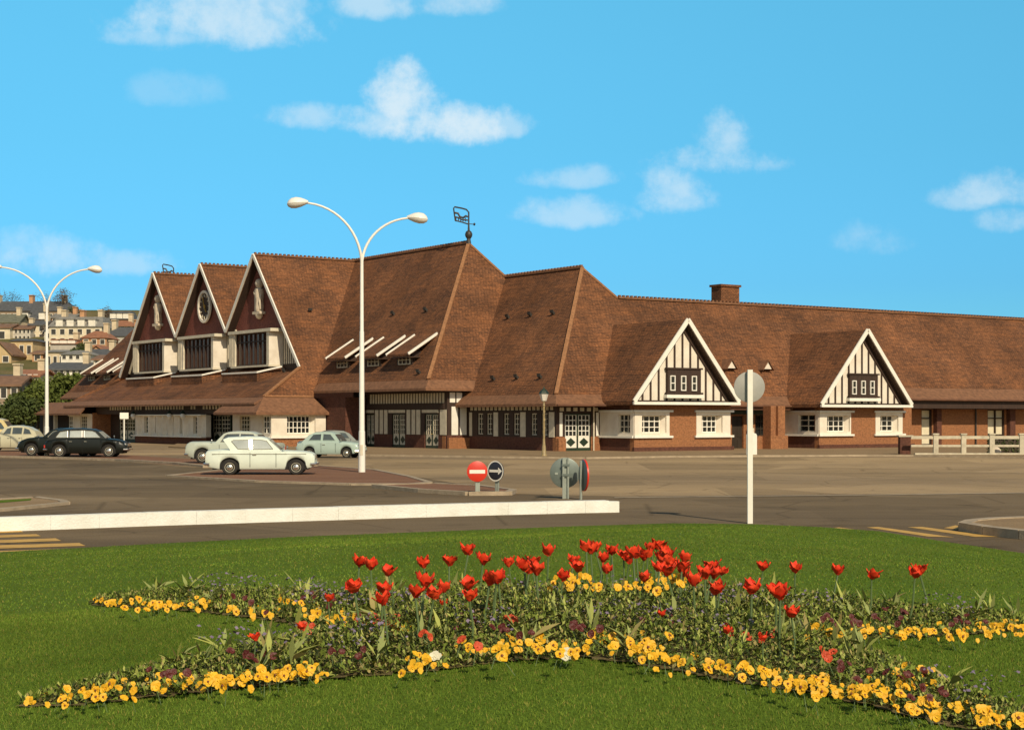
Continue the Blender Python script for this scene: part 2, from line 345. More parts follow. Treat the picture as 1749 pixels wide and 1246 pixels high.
# whitewashed low wall along the roundabout
ww = MB(); wp = gp([(-260, 917), (0, 907.5), (250, 898), (500, 890), (800, 880.5), (1000, 875.5), (1040, 874.8)])
for p, q in zip(wp[:-1], wp[1:]):
    d = (q - p).normalized(); nr = Vector((-d.y, d.x, 0)) * .30
    L_ = (q - p).length; nb_ = max(1, round(L_ / 1.05))
    for i_ in range(nb_):
        a_ = p + d * (L_ * i_ / nb_ + .0015); c_ = p + d * (L_ * (i_ + 1) / nb_ - .0015); h_ = .32 + random.uniform(-.004, .004); sh_ = nr * random.uniform(-.012, .012)
        ww.prism([(a_.x + sh_.x, a_.y + sh_.y, -.05), (c_.x + sh_.x, c_.y + sh_.y, -.05), (c_.x + nr.x, c_.y + nr.y, -.05), (a_.x + nr.x, a_.y + nr.y, -.05)], (0, 0, h_))
e0 = wp[-1]; ww.prism([(e0.x, e0.y, -.05), (e0.x + .24, e0.y + .07, -.05), (e0.x + .20, e0.y + .25, -.05), (e0.x, e0.y + .30, -.05)], (0, 0, .30))
tag(ww.build('low_wall', M['kerbwhite']), 'long low whitewashed kerb wall curving along the road beyond the lawn', 'low wall')
flat('wall_footing', [p + Vector((0, .25, 0)) for p in wp] + [p + Vector((.4, 1.0, 0)) for p in wp[::-1]], .006, M['redpave'])
# crossings painted on the road
def stripes(rows):
    b = MB()
    for r in rows: b.add([(p.x, p.y, .006) for p in gp(r)], [(0, 1, 2, 3)])
    return b
tag(stripes([[(-90, 910), (35, 905.5), (40, 908.5), (-90, 913.5)], [(-90, 917), (62, 911.8), (70, 915.5), (-90, 921)],
             [(-90, 925), (95, 919), (105, 923.5), (-90, 930)], [(-90, 933.5), (135, 927), (146, 932), (-90, 939.5)],
             [(-90, 944), (168, 935), (180, 939), (-90, 950)]]).build('road_marking', M['yellow_paint']), kind='structure')
tag(stripes([[(1425, 901.5), (1432, 900.3), (1560, 917), (1540, 917)], [(1480, 900.5), (1500, 899.5), (1630, 917.5), (1585, 916)],
             [(1550, 900), (1575, 899.5), (1705, 916.5), (1665, 916.5)], [(1612, 901.5), (1632, 897), (1645, 899.5), (1634, 904)]]).build('road_marking', M['yellow_paint']), kind='structure')
# thin pale line where the road meets the plaza
ln = gp([(1050, 850), (1250, 848), (1500, 845.5), (1749, 842), (1900, 840)]); lb = MB()
for p, q in zip(ln[:-1], ln[1:]): lb.add([(p.x, p.y, .009), (q.x, q.y, .009), (q.x, q.y + .35, .009), (p.x, p.y + .35, .009)], [(0, 1, 2, 3)])
tag(lb.build('paving_edge', M['kerb']), kind='structure')

# ------------------------------------------------------------------ the station
ST = empty('railway_station', ORG, TH, 'long brown tiled station with three steep front gables and half timbered bays', 'railway station')
AG = -7.3                                             # plane of the three front gables
G = [fa(261.4, AG), fa(341.8, AG), fa(433, AG)]       # where their ridges lie: far, middle, near
BM = (G[0] + G[2]) / 2; G[1] = BM; SP = (G[0] - G[2]) / 2
ZR, AR, BR = 14.4, 1.5, 20.2                          # cross ridge: height, line, near end
ZV = ZR - (SP / 2) * 1.155                            # valleys between the gables
def mir(b): return 2 * BM - b                         # the hall is symmetrical about the clock gable
ka = (ZR - 4.0) / (AR + 6.87)                         # slope of the hall roof towards the forecourt
def z_hall(a): return 4.0 + ka * (a + 6.87)
def a_hall(z): return -6.87 + (z - 4.0) / ka
kh = (ZR - 4.0) / (BR - 12.45)
kd = 1.155
T = .25
def roof(polys, name='roof', m='tile', t=T):
    b = MB()
    for p in polys: b.slab(p, t)
    return b.build(name, M[m], ST)
# wing with two gabled bays and the end of the second block: one plane (slope 1.263)
K = 1.263
def bc(z): return 2.35 + (z - 2.9) / K
roof([[(-4.2 + .5, bc(3.5), 3.5), (3.4, bc(11.93), 11.93), (5.1, bc(9.91), 9.91), (24.4, bc(9.91), 9.91), (24.4, bc(3.5), 3.5)],
      [(24.4, bc(9.91), 9.91), (66, bc(9.91), 9.91), (66, bc(4.25), 4.25), (24.4, bc(4.25), 4.25)]])
roof([[(5.1, bc(9.91), 9.91), (66, bc(9.91), 9.91), (66, 2 * bc(9.91) - bc(3.5), 3.5), (5.1, 2 * bc(9.91) - bc(3.5), 3.5)]])
# lower, flatter eaves courses
def flare(q):
    b = MB(); b.slab(q, .16); return b.build('eaves_course', M['tile_edge'], ST)
flare([(-3.72, bc(3.5) - .02, 3.50), (24.4, bc(3.5) - .02, 3.50), (24.4, 2.0, 2.93), (-4.35, 2.0, 2.93)])
flare([(24.4, bc(4.25) - .03, 4.22), (66, bc(4.25) - .03, 4.22), (66, 2.25, 3.45), (24.4, 2.25, 3.45)])
for a_, c_, y_, z_ in ((-4.3, 24.3, 1.93, 2.84), (24.5, 66, 2.18, 3.36)):
    gt = MB(); gt.tube([(a_, y_, z_), (c_, y_, z_)], .075, 8); gt.build('gutter', M['fascia'], ST)
# second block: ridge towards the hall
roof([[(3.4, bc(11.93), 11.93), (3.4, 21, 11.93), (-3.7, 21, 3.5), (-3.7, bc(3.5), 3.5)]])
roof([[(3.4, bc(11.93), 11.93), (3.4, 24, 11.93), (5.1, 24, 9.91), (5.1, bc(9.91), 9.91)]])
flare([(-3.72, bc(3.5) - .02, 3.5), (-3.72, 13.5, 3.5), (-4.35, 13.5, 2.93), (-4.35, 2.0, 2.93)])
# hall: hipped near end, forecourt slope, back slope
ae, be = a_hall(4.55), 12.45 + (4.55 - 4.0) / kh
roof([[(AR, BR, ZR), (AR, mir(BR), ZR), (ae, mir(be), 4.55), (ae, be, 4.55)],
      [(AR, BR, ZR), (ae, be, 4.55), (2 * AR - ae, be, 4.55)], [(AR, mir(BR), ZR), (2 * AR - ae, mir(be), 4.55), (ae, mir(be), 4.55)],
      [(AR, BR, ZR), (2 * AR - ae, be, 4.55), (2 * AR - ae, mir(be), 4.55), (AR, mir(BR), ZR)]])
for m_ in (lambda b: b, mir):
    flare([(ae - .02, m_(be), 4.53), (ae - .02, m_(27.6), 4.53), (-7.0, m_(28.1), 3.98), (-7.0, m_(12.3), 3.98)])
    flare([(ae - .02, m_(be - .02), 4.53), (-1.2, m_(be - .02), 4.53), (-1.2, m_(12.3), 3.98), (-7.0, m_(12.3), 3.98)])
# three gabled roofs
def gable_side(bg, s, zlow):
    bl = bg + s * (ZR - zlow) / kd
    return [(AG, bg, ZR), (AR, bg, ZR), (a_hall(zlow), bl, zlow), (AG, bl, zlow)]
HB = G[2] - (ZR - 3.55) / kd; RB = G[2] - (ZR - 5.69) / kd
for s_, g_ in ((1, G[2]), (-1, G[0])):
    f_ = (lambda b: b) if s_ == 1 else mir
    roof([[(AG, f_(G[2]), ZR), (AR, f_(G[2]), ZR), (a_hall(3.55), f_(HB), 3.55), (-11.05, f_(HB), 3.55), (AG, f_(RB), 5.69)]])
roof([gable_side(G[2], 1, ZV), gable_side(G[1], -1, ZV), gable_side(G[1], 1, ZV), gable_side(G[0], -1, ZV)])
# pent roof over the entrance front and the low courses round the two corner pavilions
roof([[(AG + .6, RB, 5.62), (AG + .6, mir(RB), 5.62), (-11.05, mir(HB), 3.55), (-11.05, HB, 3.55)]])
b = MB(); b.slab([(-11.02, HB - .1, 3.54), (-11.02, mir(HB), 3.54), (-11.85, mir(HB), 3.12), (-11.85, HB - .1, 3.12)], .14); b.build('eaves_course', M['tile_edge'], ST)
FB = HB - 1.45                                          # eaves of the pavilion
for f_ in ((lambda b: b), mir):
    flare([(-11.07, f_(HB), 3.56), (a_hall(3.55), f_(HB), 3.56), (-6.7, f_(FB), 2.45), (-12.35, f_(FB), 2.45)])
    flare([(-11.07, f_(HB), 3.55), (-12.35, f_(FB), 2.45), (-12.35, f_(32.6), 2.45), (-11.4, f_(32.0), 3.30)])
# ridge and hip tiles
def crest(segs, name='ridge_tiles', m='tile_edge', step=.34, h=.14, w=.24):
    b = MB()
    for p, q in segs:
        p, q = Vector(p), Vector(q); L = (q - p).length; n = int(L / step); d = (q - p) / L
        b.bar(p + Vector((0, 0, .02)), q + Vector((0, 0, .02)), w, .12)
        for i in range(n):
            a = p + d * (i + .2) * L / n; c = p + d * (i + .62) * L / n
            b.bar(a + Vector((0, 0, .12)), c + Vector((0, 0, .12)), w * .8, h)
    return b.build(name, M[m], ST)
crest([((5.1, bc(9.91), 9.95), (66, bc(9.91), 9.95)), ((3.4, bc(11.93), 11.97), (3.4, 18.6, 11.97)), ((AR, BR, 14.43), (AR, mir(BR), 14.43))] +
      [((AG, g, 14.43), (AR, g, 14.43)) for g in G])
for p, q in [((AR, BR, ZR), (ae, be, 4.55)), ((3.4, bc(11.93), 11.93), (-3.7, bc(3.5), 3.5)), ((3.4, bc(11.93), 11.93), (5.1, bc(9.91), 9.91)),
             ((AR, BR, ZR), (2 * AR - ae, be, 4.55)), ((AG, RB, 5.69), (-11.05, HB, 3.55)), ((-11.05, HB, 3.57), (a_hall(3.55), HB, 3.57))]:
    hp = MB(); hp.bar(Vector(p) + Vector((0, 0, .03)), Vector(q) + Vector((0, 0, .03)), .24, .12); hp.build('hip_tiles', M['hip_tile'], ST)

# --- walls -----------------------------------------------------------------------------------------
def W3(ax, c, s, d, z):              # ax 'a': wall in plane a=c facing -a;  'b': wall in plane b=c facing -b; d = depth behind the face
    return (c + d, s, z) if ax == 'a' else (s, c + d, z)
def wbox(b, ax, c, s0, s1, d0, d1, z0, z1):
    if ax == 'a': b.box(c + d0, c + d1, s0, s1, z0, z1)
    else: b.box(s0, s1, c + d0, c + d1, z0, z1)
def wall(name, m, ax, c, s0, s1, z0, z1, holes=(), t=.4, label=None):
    if s0 > s1: s0, s1 = s1, s0
    holes = [(min(h[0], h[1]), max(h[0], h[1]), h[2], h[3]) for h in holes]
    ss = sorted({s0, s1, *[h[0] for h in holes], *[h[1] for h in holes]}); zs = sorted({z0, z1, *[h[2] for h in holes], *[h[3] for h in holes]})
    b = MB()
    for i in range(len(ss) - 1):
        for j in range(len(zs) - 1):
            cs, cz = (ss[i] + ss[i + 1]) / 2, (zs[j] + zs[j + 1]) / 2
            if any(h[0] < cs < h[1] and h[2] < cz < h[3] for h in holes): continue
            wbox(b, ax, c, ss[i], ss[i + 1], 0, t, zs[j], zs[j + 1])
    return b.build(name, M[m], ST, label=label)
def lattice(ax, c, s0, s1, z0, z1, ncol, nrow, depth=.22, fm='white', gm='glass', bar=.055, name='window', parent=None):
    if s0 > s1: s0, s1 = s1, s0
    b = MB(); e = .06
    for q in ((s0, s0 + e), (s1 - e, s1)): wbox(b, ax, c, *q, depth, depth + .07, z0, z1)
    for q in ((z0, z0 + e), (z1 - e, z1)): wbox(b, ax, c, s0 + e, s1 - e, depth, depth + .07, *q)
    for i in range(1, ncol):
        s = s0 + (s1 - s0) * i / ncol; wbox(b, ax, c, s - bar / 2, s + bar / 2, depth + .005, depth + .06, z0 + e, z1 - e)
    for j in range(1, nrow):
        z = z0 + (z1 - z0) * j / nrow; wbox(b, ax, c, s0 + e, s1 - e, depth + .010, depth + .055, z - bar / 2, z + bar / 2)
    o = b.build(name, M[fm], parent or ST)
    g = MB(); wbox(g, ax, c, s0 + .02, s1 - .02, depth + .062, depth + .085, z0 + .02, z1 - .02); g.build('pane', M[gm], o)
    return o
def trim(name, m, boxes, parent=None, label=None):   # boxes: (ax, c, s0, s1, d0, d1, z0, z1)
    if name in ('white_panel', 'brick_pier', 'window_sill', 'beam', 'brick_wall', 'timber_wall') and len(boxes) > 1:
        for q in boxes: o = trim(name, m, [q], parent, label)
        return o
    b = MB()
    for q in boxes: wbox(b, *q)
    return b.build(name, M[m], parent or ST, label=label)
ZS, ZL = .98, 2.45          # sill and lintel of the white window bands
def bay(a0, a1, wins, side):
    """brick bay with white splayed window surrounds; side: the face towards the left"""
    w1 = [(s0, s1, ZS, ZL) for (s0, s1, *_) in wins]
    wall('brick_wall', 'brick', 'b', 0, a0, a1, 0, 3.0, w1)
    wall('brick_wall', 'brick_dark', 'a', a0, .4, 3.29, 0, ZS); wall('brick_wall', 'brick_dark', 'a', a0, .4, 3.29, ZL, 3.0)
    wall('brick_wall', 'brick', 'a', a1 - .4, .4, 3.3, 0, 3.0)
    for (s0, s1, l0, l1, nc) in wins:
        wall('window_surround', 'plaster', 'b', -.035, s0, s1, ZS, ZL, [(l0, l1 + .24, ZS + .2, ZL - .22)], t=.12)
        # splayed right reveal and straight inner faces of the deep recess
        sp = MB(); sp.prism([(l1 + .24, .085, ZS + .2), (l1, .42, ZS + .2), (l1 + .24, .42, ZS + .2)], (0, 0, ZL - ZS - .42))
        sp.box(l0 - .1, l0, .085, .42, ZS + .2, ZL - .22); sp.box(l0 - .1, l1 + .24, .085, .42, ZS + .12, ZS + .2); sp.box(l0 - .1, l1 + .24, .085, .42, ZL - .22, ZL - .14)
        sp.build('window_reveal', M['plaster'], ST)
        lattice('b', 0, l0, l1, ZS + .2, ZL - .22, nc, 3, .30)
        trim('window_sill', 'white', [('b', 0, s0 - (.16 if s0 > a0 + .2 else .1), s1 + .2, -.16, -.036, ZS - .10, ZS + .03), ('b', 0, s0 - (.16 if s0 > a0 + .2 else .1), s1 + .2, -.16, -.036, ZL - .02, ZL + .11)])
    (p0, p1, q0, q1, nc) = side
    wall('window_surround', 'plaster', 'a', a0 - .035, .0, 3.29, ZS, ZL, [(q0, q1, ZS + .2, ZL - .15)], t=.3)
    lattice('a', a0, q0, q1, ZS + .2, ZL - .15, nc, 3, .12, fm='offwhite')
    trim('window_sill', 'white', [('a', a0, .0, 3.25, -.16, -.036, ZS - .10, ZS + .03), ('a', a0, .0, 3.25, -.16, -.036, ZL - .02, ZL + .11)])
    trim('plinth', 'brick_dark', [('b', 0, a0 - .15, a1 + .1, -.2, -.004, 0, .32)], )
B1R = fb(1243, 0); B2L, B2R = fb(1399, 0), fb(1557, 0)
bay(0.0, B1R + .25, [(0.02, fb(1143, 0), fb(1096, 0) , fb(1127, .3), 4), (fb(1189, 0), fb(1247, 0), fb(1198, 0), fb(1223, .3), 4)], (0, 3.2, fa(1077, 0), fa(1056, 0), 3))
bay(B2L, B2R, [(B2L + .02, fb(1453, 0), fb(1412, 0), fb(1441, .3), 4), (fb(1495, 0), fb(1541, 0), fb(1503, 0), fb(1524, .3), 3)], (0, 3.2, fa(1393, B2L), fa(1364, B2L), 2))
# gables over the two bays
def wing_gable(ac, aL, aR, zA, zB):
    bf = -.8; bk = bc(zA) + .1; zlow = zB
    b = MB()
    for ae_ in (aL, aR):
        b.slab([(ac, bf, zA), (ac, bk, zA), (ae_, bc(zB), zB), (ae_, bf, zB)], .22)
    b.build('roof', M['tile'], ST)
    sf = MB()
    for ae_ in (aL, aR):
        sg = 1 if ae_ > ac else -1
        sf.slab([(ac, bf + .02, zA - .24), (ac, .2, zA - .24), (ae_ - sg * .25, .2, zB - .02), (ae_ - sg * .25, bf + .02, zB - .02)], .05)
    sf.build('soffit', M['soffit'], ST)
    bb = MB()
    for ae_ in (aL, aR):
        bb.bar((ac, bf - .03, zA - .02), (ae_, bf - .03, zB - .02), .09, .27, up=(0, 0, 1))
    bb.box(aL - .05, aR + .05, bf - .09, bf + .05, zB - .20, zB - .03)
    bb.build('barge_board', M['white'], ST)
    # closing boards under the overhang
    trim('fascia', 'soffit', [('b', 0, aL + .1, aR - .1, bf + .06, .3, zB - .22, zB - .08)])
    # gable wall: plaster with dark posts
    kz = (zA - zB) / (ac - aL); z0 = zB - .05
    w = MB(); w.prism([(aL + .3, 0, z0), (aR - .3, 0, z0), (ac, 0, zA - .35)], (0, .25, 0)); g = w.build('gable', M['plaster'], ST); g.location.y = -.27
    tb = MB(); x = ac - 6 * .63
    while x < aR - .4:
        top = zA - .45 - kz * abs(x - ac)
        if top > z0 + .1: tb.box(x - .06, x + .06, -.06, .02, z0 + .02, top)
        x += .63
    for sg in (-1, 1): tb.bar((ac, -.045, zA - .50), (ac + sg * (aR - ac - .45), -.045, z0 + .02), .10, .2)
    tb.box(aL + .5, aR - .5, -.075, .02, z0, z0 + .12)
    tb.build('timber_frame', M['timber'], g)
    zt, zl = zB + 1.95, zB + .55
    wb = MB(); wb.box(ac - 1.33, ac + 1.33, -.22, -.08, zl, zt); wb.box(ac - 1.45, ac + 1.45, -.28, -.08, zt, zt + .1); wb.box(ac - 1.45, ac + 1.45, -.30, -.08, zl - .12, zl)
    wo_ = wb.build('window', M['timber'], g)
    for i in range(3):
        cxx = ac - .98 + i * .86
        lattice('b', 0, cxx - .2, cxx + .2, zl + .10, zl + 1.02, 1, 2, -.30, fm='white', name='casement', parent=wo_)
    tr = MB(); tr.box(ac - 1.5, ac + 1.5, -.34, -.31, zl - .34, zl - .14); tr.box(ac - 1.5, ac + 1.5, -.31, .0, zl - .34, zl - .14); tr.build('sill', M['white'], wo_)
wing_gable(3.55, -.66, 7.76, 8.06, 3.08)
wing_gable(19.3, 14.98, 23.62, 7.92, 2.98)
# recessed entrance between the bays
wall('brick_wall', 'brick', 'b', 3.29, B1R + .2, B2L, 0, 3.2, [(fb(1250, 3.29), fb(1270, 3.29), 0, 2.2), (fb(1290, 3.29), fb(1314, 3.29), .9, 2.3)], t=.35)
def panel_door(ax, c, s0, s1, z1, m='darkdoor'):
    if s0 > s1: s0, s1 = s1, s0
    b = MB(); wbox(b, ax, c, s0, s1, .15, .22, 0, z1)
    for i in range(2):
        for j in range(3):
            w_ = (s1 - s0) / 2; h_ = z1 / 3
            wbox(b, ax, c, s0 + i * w_ + .08, s0 + (i + 1) * w_ - .08, .125, .15, j * h_ + .1, (j + 1) * h_ - .08)
    d = b.build('door', M[m], ST)
    k = MB(); k.lathe([(.02, 0), (.035, .03), (.02, .06)], W3(ax, c, s0 + .12, .06, 1.0), 10, 'x' if ax == 'a' else 'y'); k.build('handle', M['gold'], d)
panel_door('b', 3.29, fb(1250, 3.29), fb(1270, 3.29), 2.2)
lattice('b', 3.29, fb(1290, 3.29), fb(1314, 3.29), .9, 2.3, 2, 3, .15, fm='darkdoor')
trim('transom', 'green', [('b', 3.2, B1R + .3, B2L - .1, 0, .05, 2.32, 2.62)])
trim('brick_pier', 'brick', [('b', .5, fb(1316.5, .5), fb(1325, .5), 0, .7, 0, 2.85), ('b', .3, fb(1329, .3), fb(1341, .3), 0, .8, 0, 2.85),
                             ('b', .2, fb(1315.5, .2), fb(1345, .2), -.05, .9, 0, .95)])
trim('brick_wall', 'brick', [('b', .9, fb(1291, .9), fb(1315, .9), 0, .3, 0, .9)], label='low brick wall beside the porch piers')
# eaves boards of the wing
trim('fascia', 'fascia', [('b', 2.05, B1R + .6, B2L - .3, 0, .16, 2.60, 2.80)])
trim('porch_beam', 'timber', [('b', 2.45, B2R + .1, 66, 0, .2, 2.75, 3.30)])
# right-hand range behind the white fence
RW = 4.0
rw = [(fb(1574, RW), fb(1592, RW), .1, 2.7), (fb(1687, RW), fb(1716, RW), .1, 2.7)]
wall('brick_wall', 'brick', 'b', RW, B2R, 66, 0, 4.4, rw)
wall('brick_wall', 'brick_dark', 'a', B2R, .4, RW, 0, 3.4)
for i, (s0, s1, z0, z1) in enumerate(rw):
    b = MB(); n = 2; s0, s1 = min(s0, s1), max(s0, s1)
    for s in (s0, s1 - .08): wbox(b, 'b', RW, s, s + .08, .05, .2, z0, z1)
    for z in (z0, .75, 2.0, z1 - .08): wbox(b, 'b', RW, s0 + .08, s1 - .08, .05, .2, z, z + .08)
    if i: wbox(b, 'b', RW, (s0 + s1) / 2 - .04, (s0 + s1) / 2 + .04, .06, .19, z0 + .08, z1 - .08)
    o = b.build('window', M['timber'], ST)
    g = MB(); wbox(g, 'b', RW, s0 + .05, s1 - .05, .21, .24, z0, z1); g.build('blind', M['blind'], o)
trim('brick_pier', 'brick_dark', [('b', RW, fb(x0, RW), fb(x1, RW), -.35, -.004, 0, 3.0) for x0, x1 in ((1594, 1602), (1719, 1728))])
trim('porch_shade_band', 'timber', [('b', RW, B2R + .1, 66, -.05, -.002, 2.72, 3.5)])  # dark timber band, also painting in the shade under the eaves
dp = MB(); s = fb(1665, RW); dp.tube([(s, RW - .1, 0), (s, RW - .1, 3.2)], .06); dp.build('drainpipe', M['iron'], ST)
# chimney, roof vents
b = MB(); b.box(14.3, 16.0, 8.0, 9.0, 9.2, 11.15); b.box(14.2, 16.1, 7.9, 9.1, 11.15, 11.30); b.box(14.25, 16.05, 7.95, 9.05, 9.2, 9.95)
b.build('chimney', M['tile'], ST)
for av in (11.43, 14.71):
    z0 = 5.35; y0 = bc(z0) - .55; b = MB(); b.slab([(av, y0, z0 + .62), (av, bc(z0 + .62), z0 + .62), (av - .5, bc(z0) + .05, z0 - .02), (av - .5, y0, z0 - .02)], .08)
    b.slab([(av, y0, z0 + .62), (av, bc(z0 + .62), z0 + .62), (av + .5, bc(z0) + .05, z0 - .02), (av + .5, y0, z0 - .02)], .08)
    o = b.build('roof_vent', M['tile_edge'], ST)
    g = MB(); g.prism([(av - .36, y0 + .12, z0), (av + .36, y0 + .12, z0), (av, y0 + .12, z0 + .48)], (0, .1, 0)); g.build('vent_board', M['plaster'], o)
def specks(fn, pts):
    for (px, py, pl) in pts:
        # small dark tile vents standing proud of the slope
        n, c = pl; d = ray(px, py); Nw = n[0] * U + n[1] * V + Vector((0, 0, n[2]))
        t = (c + Nw.dot(ORG) - Nw.dot(EYEP)) / Nw.dot(d); p = _loc(EYEP + t * d)
        b = MB(); nn = Vector(n).normalized(); q = Vector(p)
        b.bar(q, q + nn * .22, .20, .16); b.bar(q + nn * .22 - Vector((0, 0, .08)), q + nn * .26 + Vector((0, 0, .10)), .34, .05)
        b.build('roof_vent', M['iron'], ST)
kB = (11.93 - 3.5) / 7.1
PB = ((-kB, 0, 1), 3.5 + kB * 3.7); PA = ((-ka, 0, 1), 4.0 + ka * 6.87); PD = ((0, -kd, 1), ZR - kd * G[2])
specks(None, [(869, 543, PB), (907, 539, PB), (946, 536, PB), (844, 648, PB), (884, 646, PB), (924, 645, PB),
              (673, 537, PA), (729, 531, PA), (528, 532, PD), (717, 637, PA), (486, 636, ((-.57, 0, 1), 5.62 + .57 * 6.7))])
# second block walls: door front and the side with three window groups
b1, a3 = 3.29, -3.36
dl, dr = fb(965, b1), fb(1010, b1)
wall('brick_wall', 'brick', 'b', b1, a3, dl, 0, .95, t=.35); wall('brick_wall', 'brick', 'b', b1, dr, 0, 0, .95, t=.35)
wall('timber_wall', 'timber', 'b', b1, a3, 0, .95, 2.9, [(dl, dr, .95, 2.36)], t=.3)
trim('white_panel', 'white', [('b', b1, fb(955.5, b1), fb(960.5, b1), -.02, .0, .98, 2.42), ('b', b1, fb(1018, b1), fb(1022.5, b1), -.02, 0, .98, 2.42)])
trim('brick_pier', 'brick', [('b', b1, a3 + .02, dl - .08, -.22, -.003, 0, .85), ('b', b1, dr + .12, -.2, -.16, -.003, 0, .85)])
trim('frieze', 'offwhite', [('b', b1, a3 + .25 + i * .52, a3 + .55 + i * .52, -.03, 0, 2.50, 2.72) for i in range(6)])
def station_door(ax, c, s0, s1, z1, depth=.12, bright=True, ncol=3):
    if s0 > s1: s0, s1 = s1, s0
    wm = 'white' if bright else 'offwhite'  # shade put into the colour: left-facing doors take the duller white
    b = MB(); mid = (s0 + s1) / 2
    wbox(b, ax, c, s0, s1, depth + .05, depth + .12, 0, z1)
    for s in (s0, s1 - .07, mid - .06): wbox(b, ax, c, s, s + (.07 if s != mid - .06 else .12), depth - .02, depth + .05, 0, z1)
    wbox(b, ax, c, s0 + .07, mid - .06, depth - .015, depth + .05, 0, .26); wbox(b, ax, c, mid + .06, s1 - .07, depth - .015, depth + .05, 0, .26)
    wbox(b, ax, c, s0 + .07, mid - .06, depth - .015, depth + .05, z1 - .08, z1); wbox(b, ax, c, mid + .06, s1 - .07, depth - .015, depth + .05, z1 - .08, z1)
    d = b.build('door', M['green'], ST)
    for l, r in ((s0 + .07, mid - .06), (mid + .06, s1 - .07)):
        la = MB()
        for i in range(ncol + 1):
            s = l + (r - l) * i / ncol; s = min(max(s, l + .025), r - .025); wbox(la, ax, c, s - .025, s + .025, depth, depth + .03, .98, z1 - .08)
        for j in range(5):
            z = .98 + (z1 - 1.06) * j / 4; wbox(la, ax, c, l, r, depth + .005, depth + .028, z - .025, z + .025)
        la.build('lattice', M[wm], d)
        g = MB(); wbox(g, ax, c, l, r, depth + .032, depth + .048, .9, z1 - .08); g.build('pane', M['glass'], d)
        p = MB(); wbox(p, ax, c, l, r, depth + .004, depth + .045, .27, .95); po = p.build('panel', M[wm], d)
        q = MB(); mc, mz, hw, hz = (l + r) / 2, .61, (r - l) * .40, .27
        q.prism([W3(ax, c, mc - hw, depth - .012, mz), W3(ax, c, mc, depth - .012, mz - hz), W3(ax, c, mc + hw, depth - .012, mz), W3(ax, c, mc, depth - .012, mz + hz)],
                (.02, 0, 0) if ax == 'a' else (0, .02, 0)); q.build('diamond', M['green'], po)
    k = MB(); k.lathe([(.02, 0), (.03, .04)], W3(ax, c, mid + .02, depth - .08, 1.02), 8, 'x' if ax == 'a' else 'y'); k.build('handle', M['gold'], d)
station_door('b', b1, dl, dr, 2.34, .10)
dp = MB(); s = fb(1012.5, b1); dp.tube([(s, b1 - .1, 0), (s, b1 - .1, 2.8)], .05); dp.build('drainpipe', M['offwhite'], ST)
b2 = 12.95
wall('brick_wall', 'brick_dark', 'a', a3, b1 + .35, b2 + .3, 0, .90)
wz0, wz1 = .98, 2.42
posts = [(802, 806.5), (843.5, 851), (889, 898), (938, 947)]
wins = [(815.5, 825), (831, 840.5), (860, 869.5), (877, 886.5), (907, 917), (925, 935)]
hl = [(fa(q, a3), fa(p, a3), wz0 + .05, wz1 - .05) for p, q in wins]
wall('timber_wall', 'timber', 'a', a3, b1 + .3, b2, .90, 2.9, hl, t=.3)
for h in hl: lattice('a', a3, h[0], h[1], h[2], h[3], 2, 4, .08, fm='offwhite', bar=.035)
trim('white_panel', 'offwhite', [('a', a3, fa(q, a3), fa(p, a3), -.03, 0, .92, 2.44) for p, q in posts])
trim('frieze', 'offwhite', [('a', a3, b1 + .3 + i * .46, b1 + .58 + i * .46, -.03, 0, 2.56, 2.80) for i in range(20)])
trim('beam', 'timber', [('a', a3, b1 + .31, b2, -.06, -.002, 2.44, 2.52)])
# hall: narrow bright front and the long timbered side under the deep eaves
a4 = -4.95; BE = fa(590, -6.7)
wall('brick_wall', 'brick_dark', 'b', b2, a4, a3, .0, .95, t=.35); trim('brick_pier', 'brick', [('b', b2, a4 - .0, a3 + .0, -.2, -.003, 0, .80)])
wall('timber_wall', 'timber', 'b', b2, a4, a3, .95, 4.0, t=.3)
zt0, zt1, zu0, zu1 = .98, zb(780, 694, b2), zb(780, 687, b2), zb(780, 670, b2)
trim('white_panel', 'white', [('b', b2, fb(771, b2), fb(782, b2), -.03, 0, zt0, zt1), ('b', b2, fb(785.5, b2), fb(796.5, b2), -.03, 0, zt0, zt1),
                               ('b', b2, fb(768, b2), fb(777, b2), -.03, 0, zu0, zu1), ('b', b2, fb(779.5, b2), fb(789, b2), -.03, 0, zu0, zu1)])
doors = [(624, 639), (669, 691.5), (725, 748.5)]
dh = [(fa(q, a4), fa(p, a4), 0, 2.35) for p, q in doors]
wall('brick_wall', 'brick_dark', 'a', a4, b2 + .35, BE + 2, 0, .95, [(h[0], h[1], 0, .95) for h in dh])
wall('timber_wall', 'timber', 'a', a4, b2 + .3, BE + 2, .95, 4.3, [(h[0], h[1], .95, 2.35) for h in dh], t=.3)
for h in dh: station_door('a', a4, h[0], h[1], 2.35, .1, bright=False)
trim('white_panel', 'offwhite', [('a', a4, fa(q, a4), fa(p, a4), -.03, 0, .98, 2.62) for p, q in
     [(602.5, 610), (641, 646.5), (649, 654.5), (656.5, 662), (695, 701), (703.5, 709.5), (711.5, 718), (752, 762.5)]] +
     [('a', a4, fa(q, a4), fa(p, a4), -.03, 0, 2.42, 2.62) for p, q in [(600, 607), (624, 639), (664, 692), (721, 749)] if p != 600])
zf0, zf1 = za(740, 688, a4), za(740, 671, a4)
trim('frieze', 'offwhite', [('a', a4, b2 + .35 + i * .36, b2 + .56 + i * .36, -.03, 0, zf0, zf1) for i in range(int((BE - b2 - .3) / .36))])
trim('beam', 'timber', [('a', a4, b2 + .32, BE, -.08, -.002, 2.66, zf0 - .03), ('a', a4, b2 + .32, BE, -.08, -.002, zf1 + .03, zf1 + .2)])
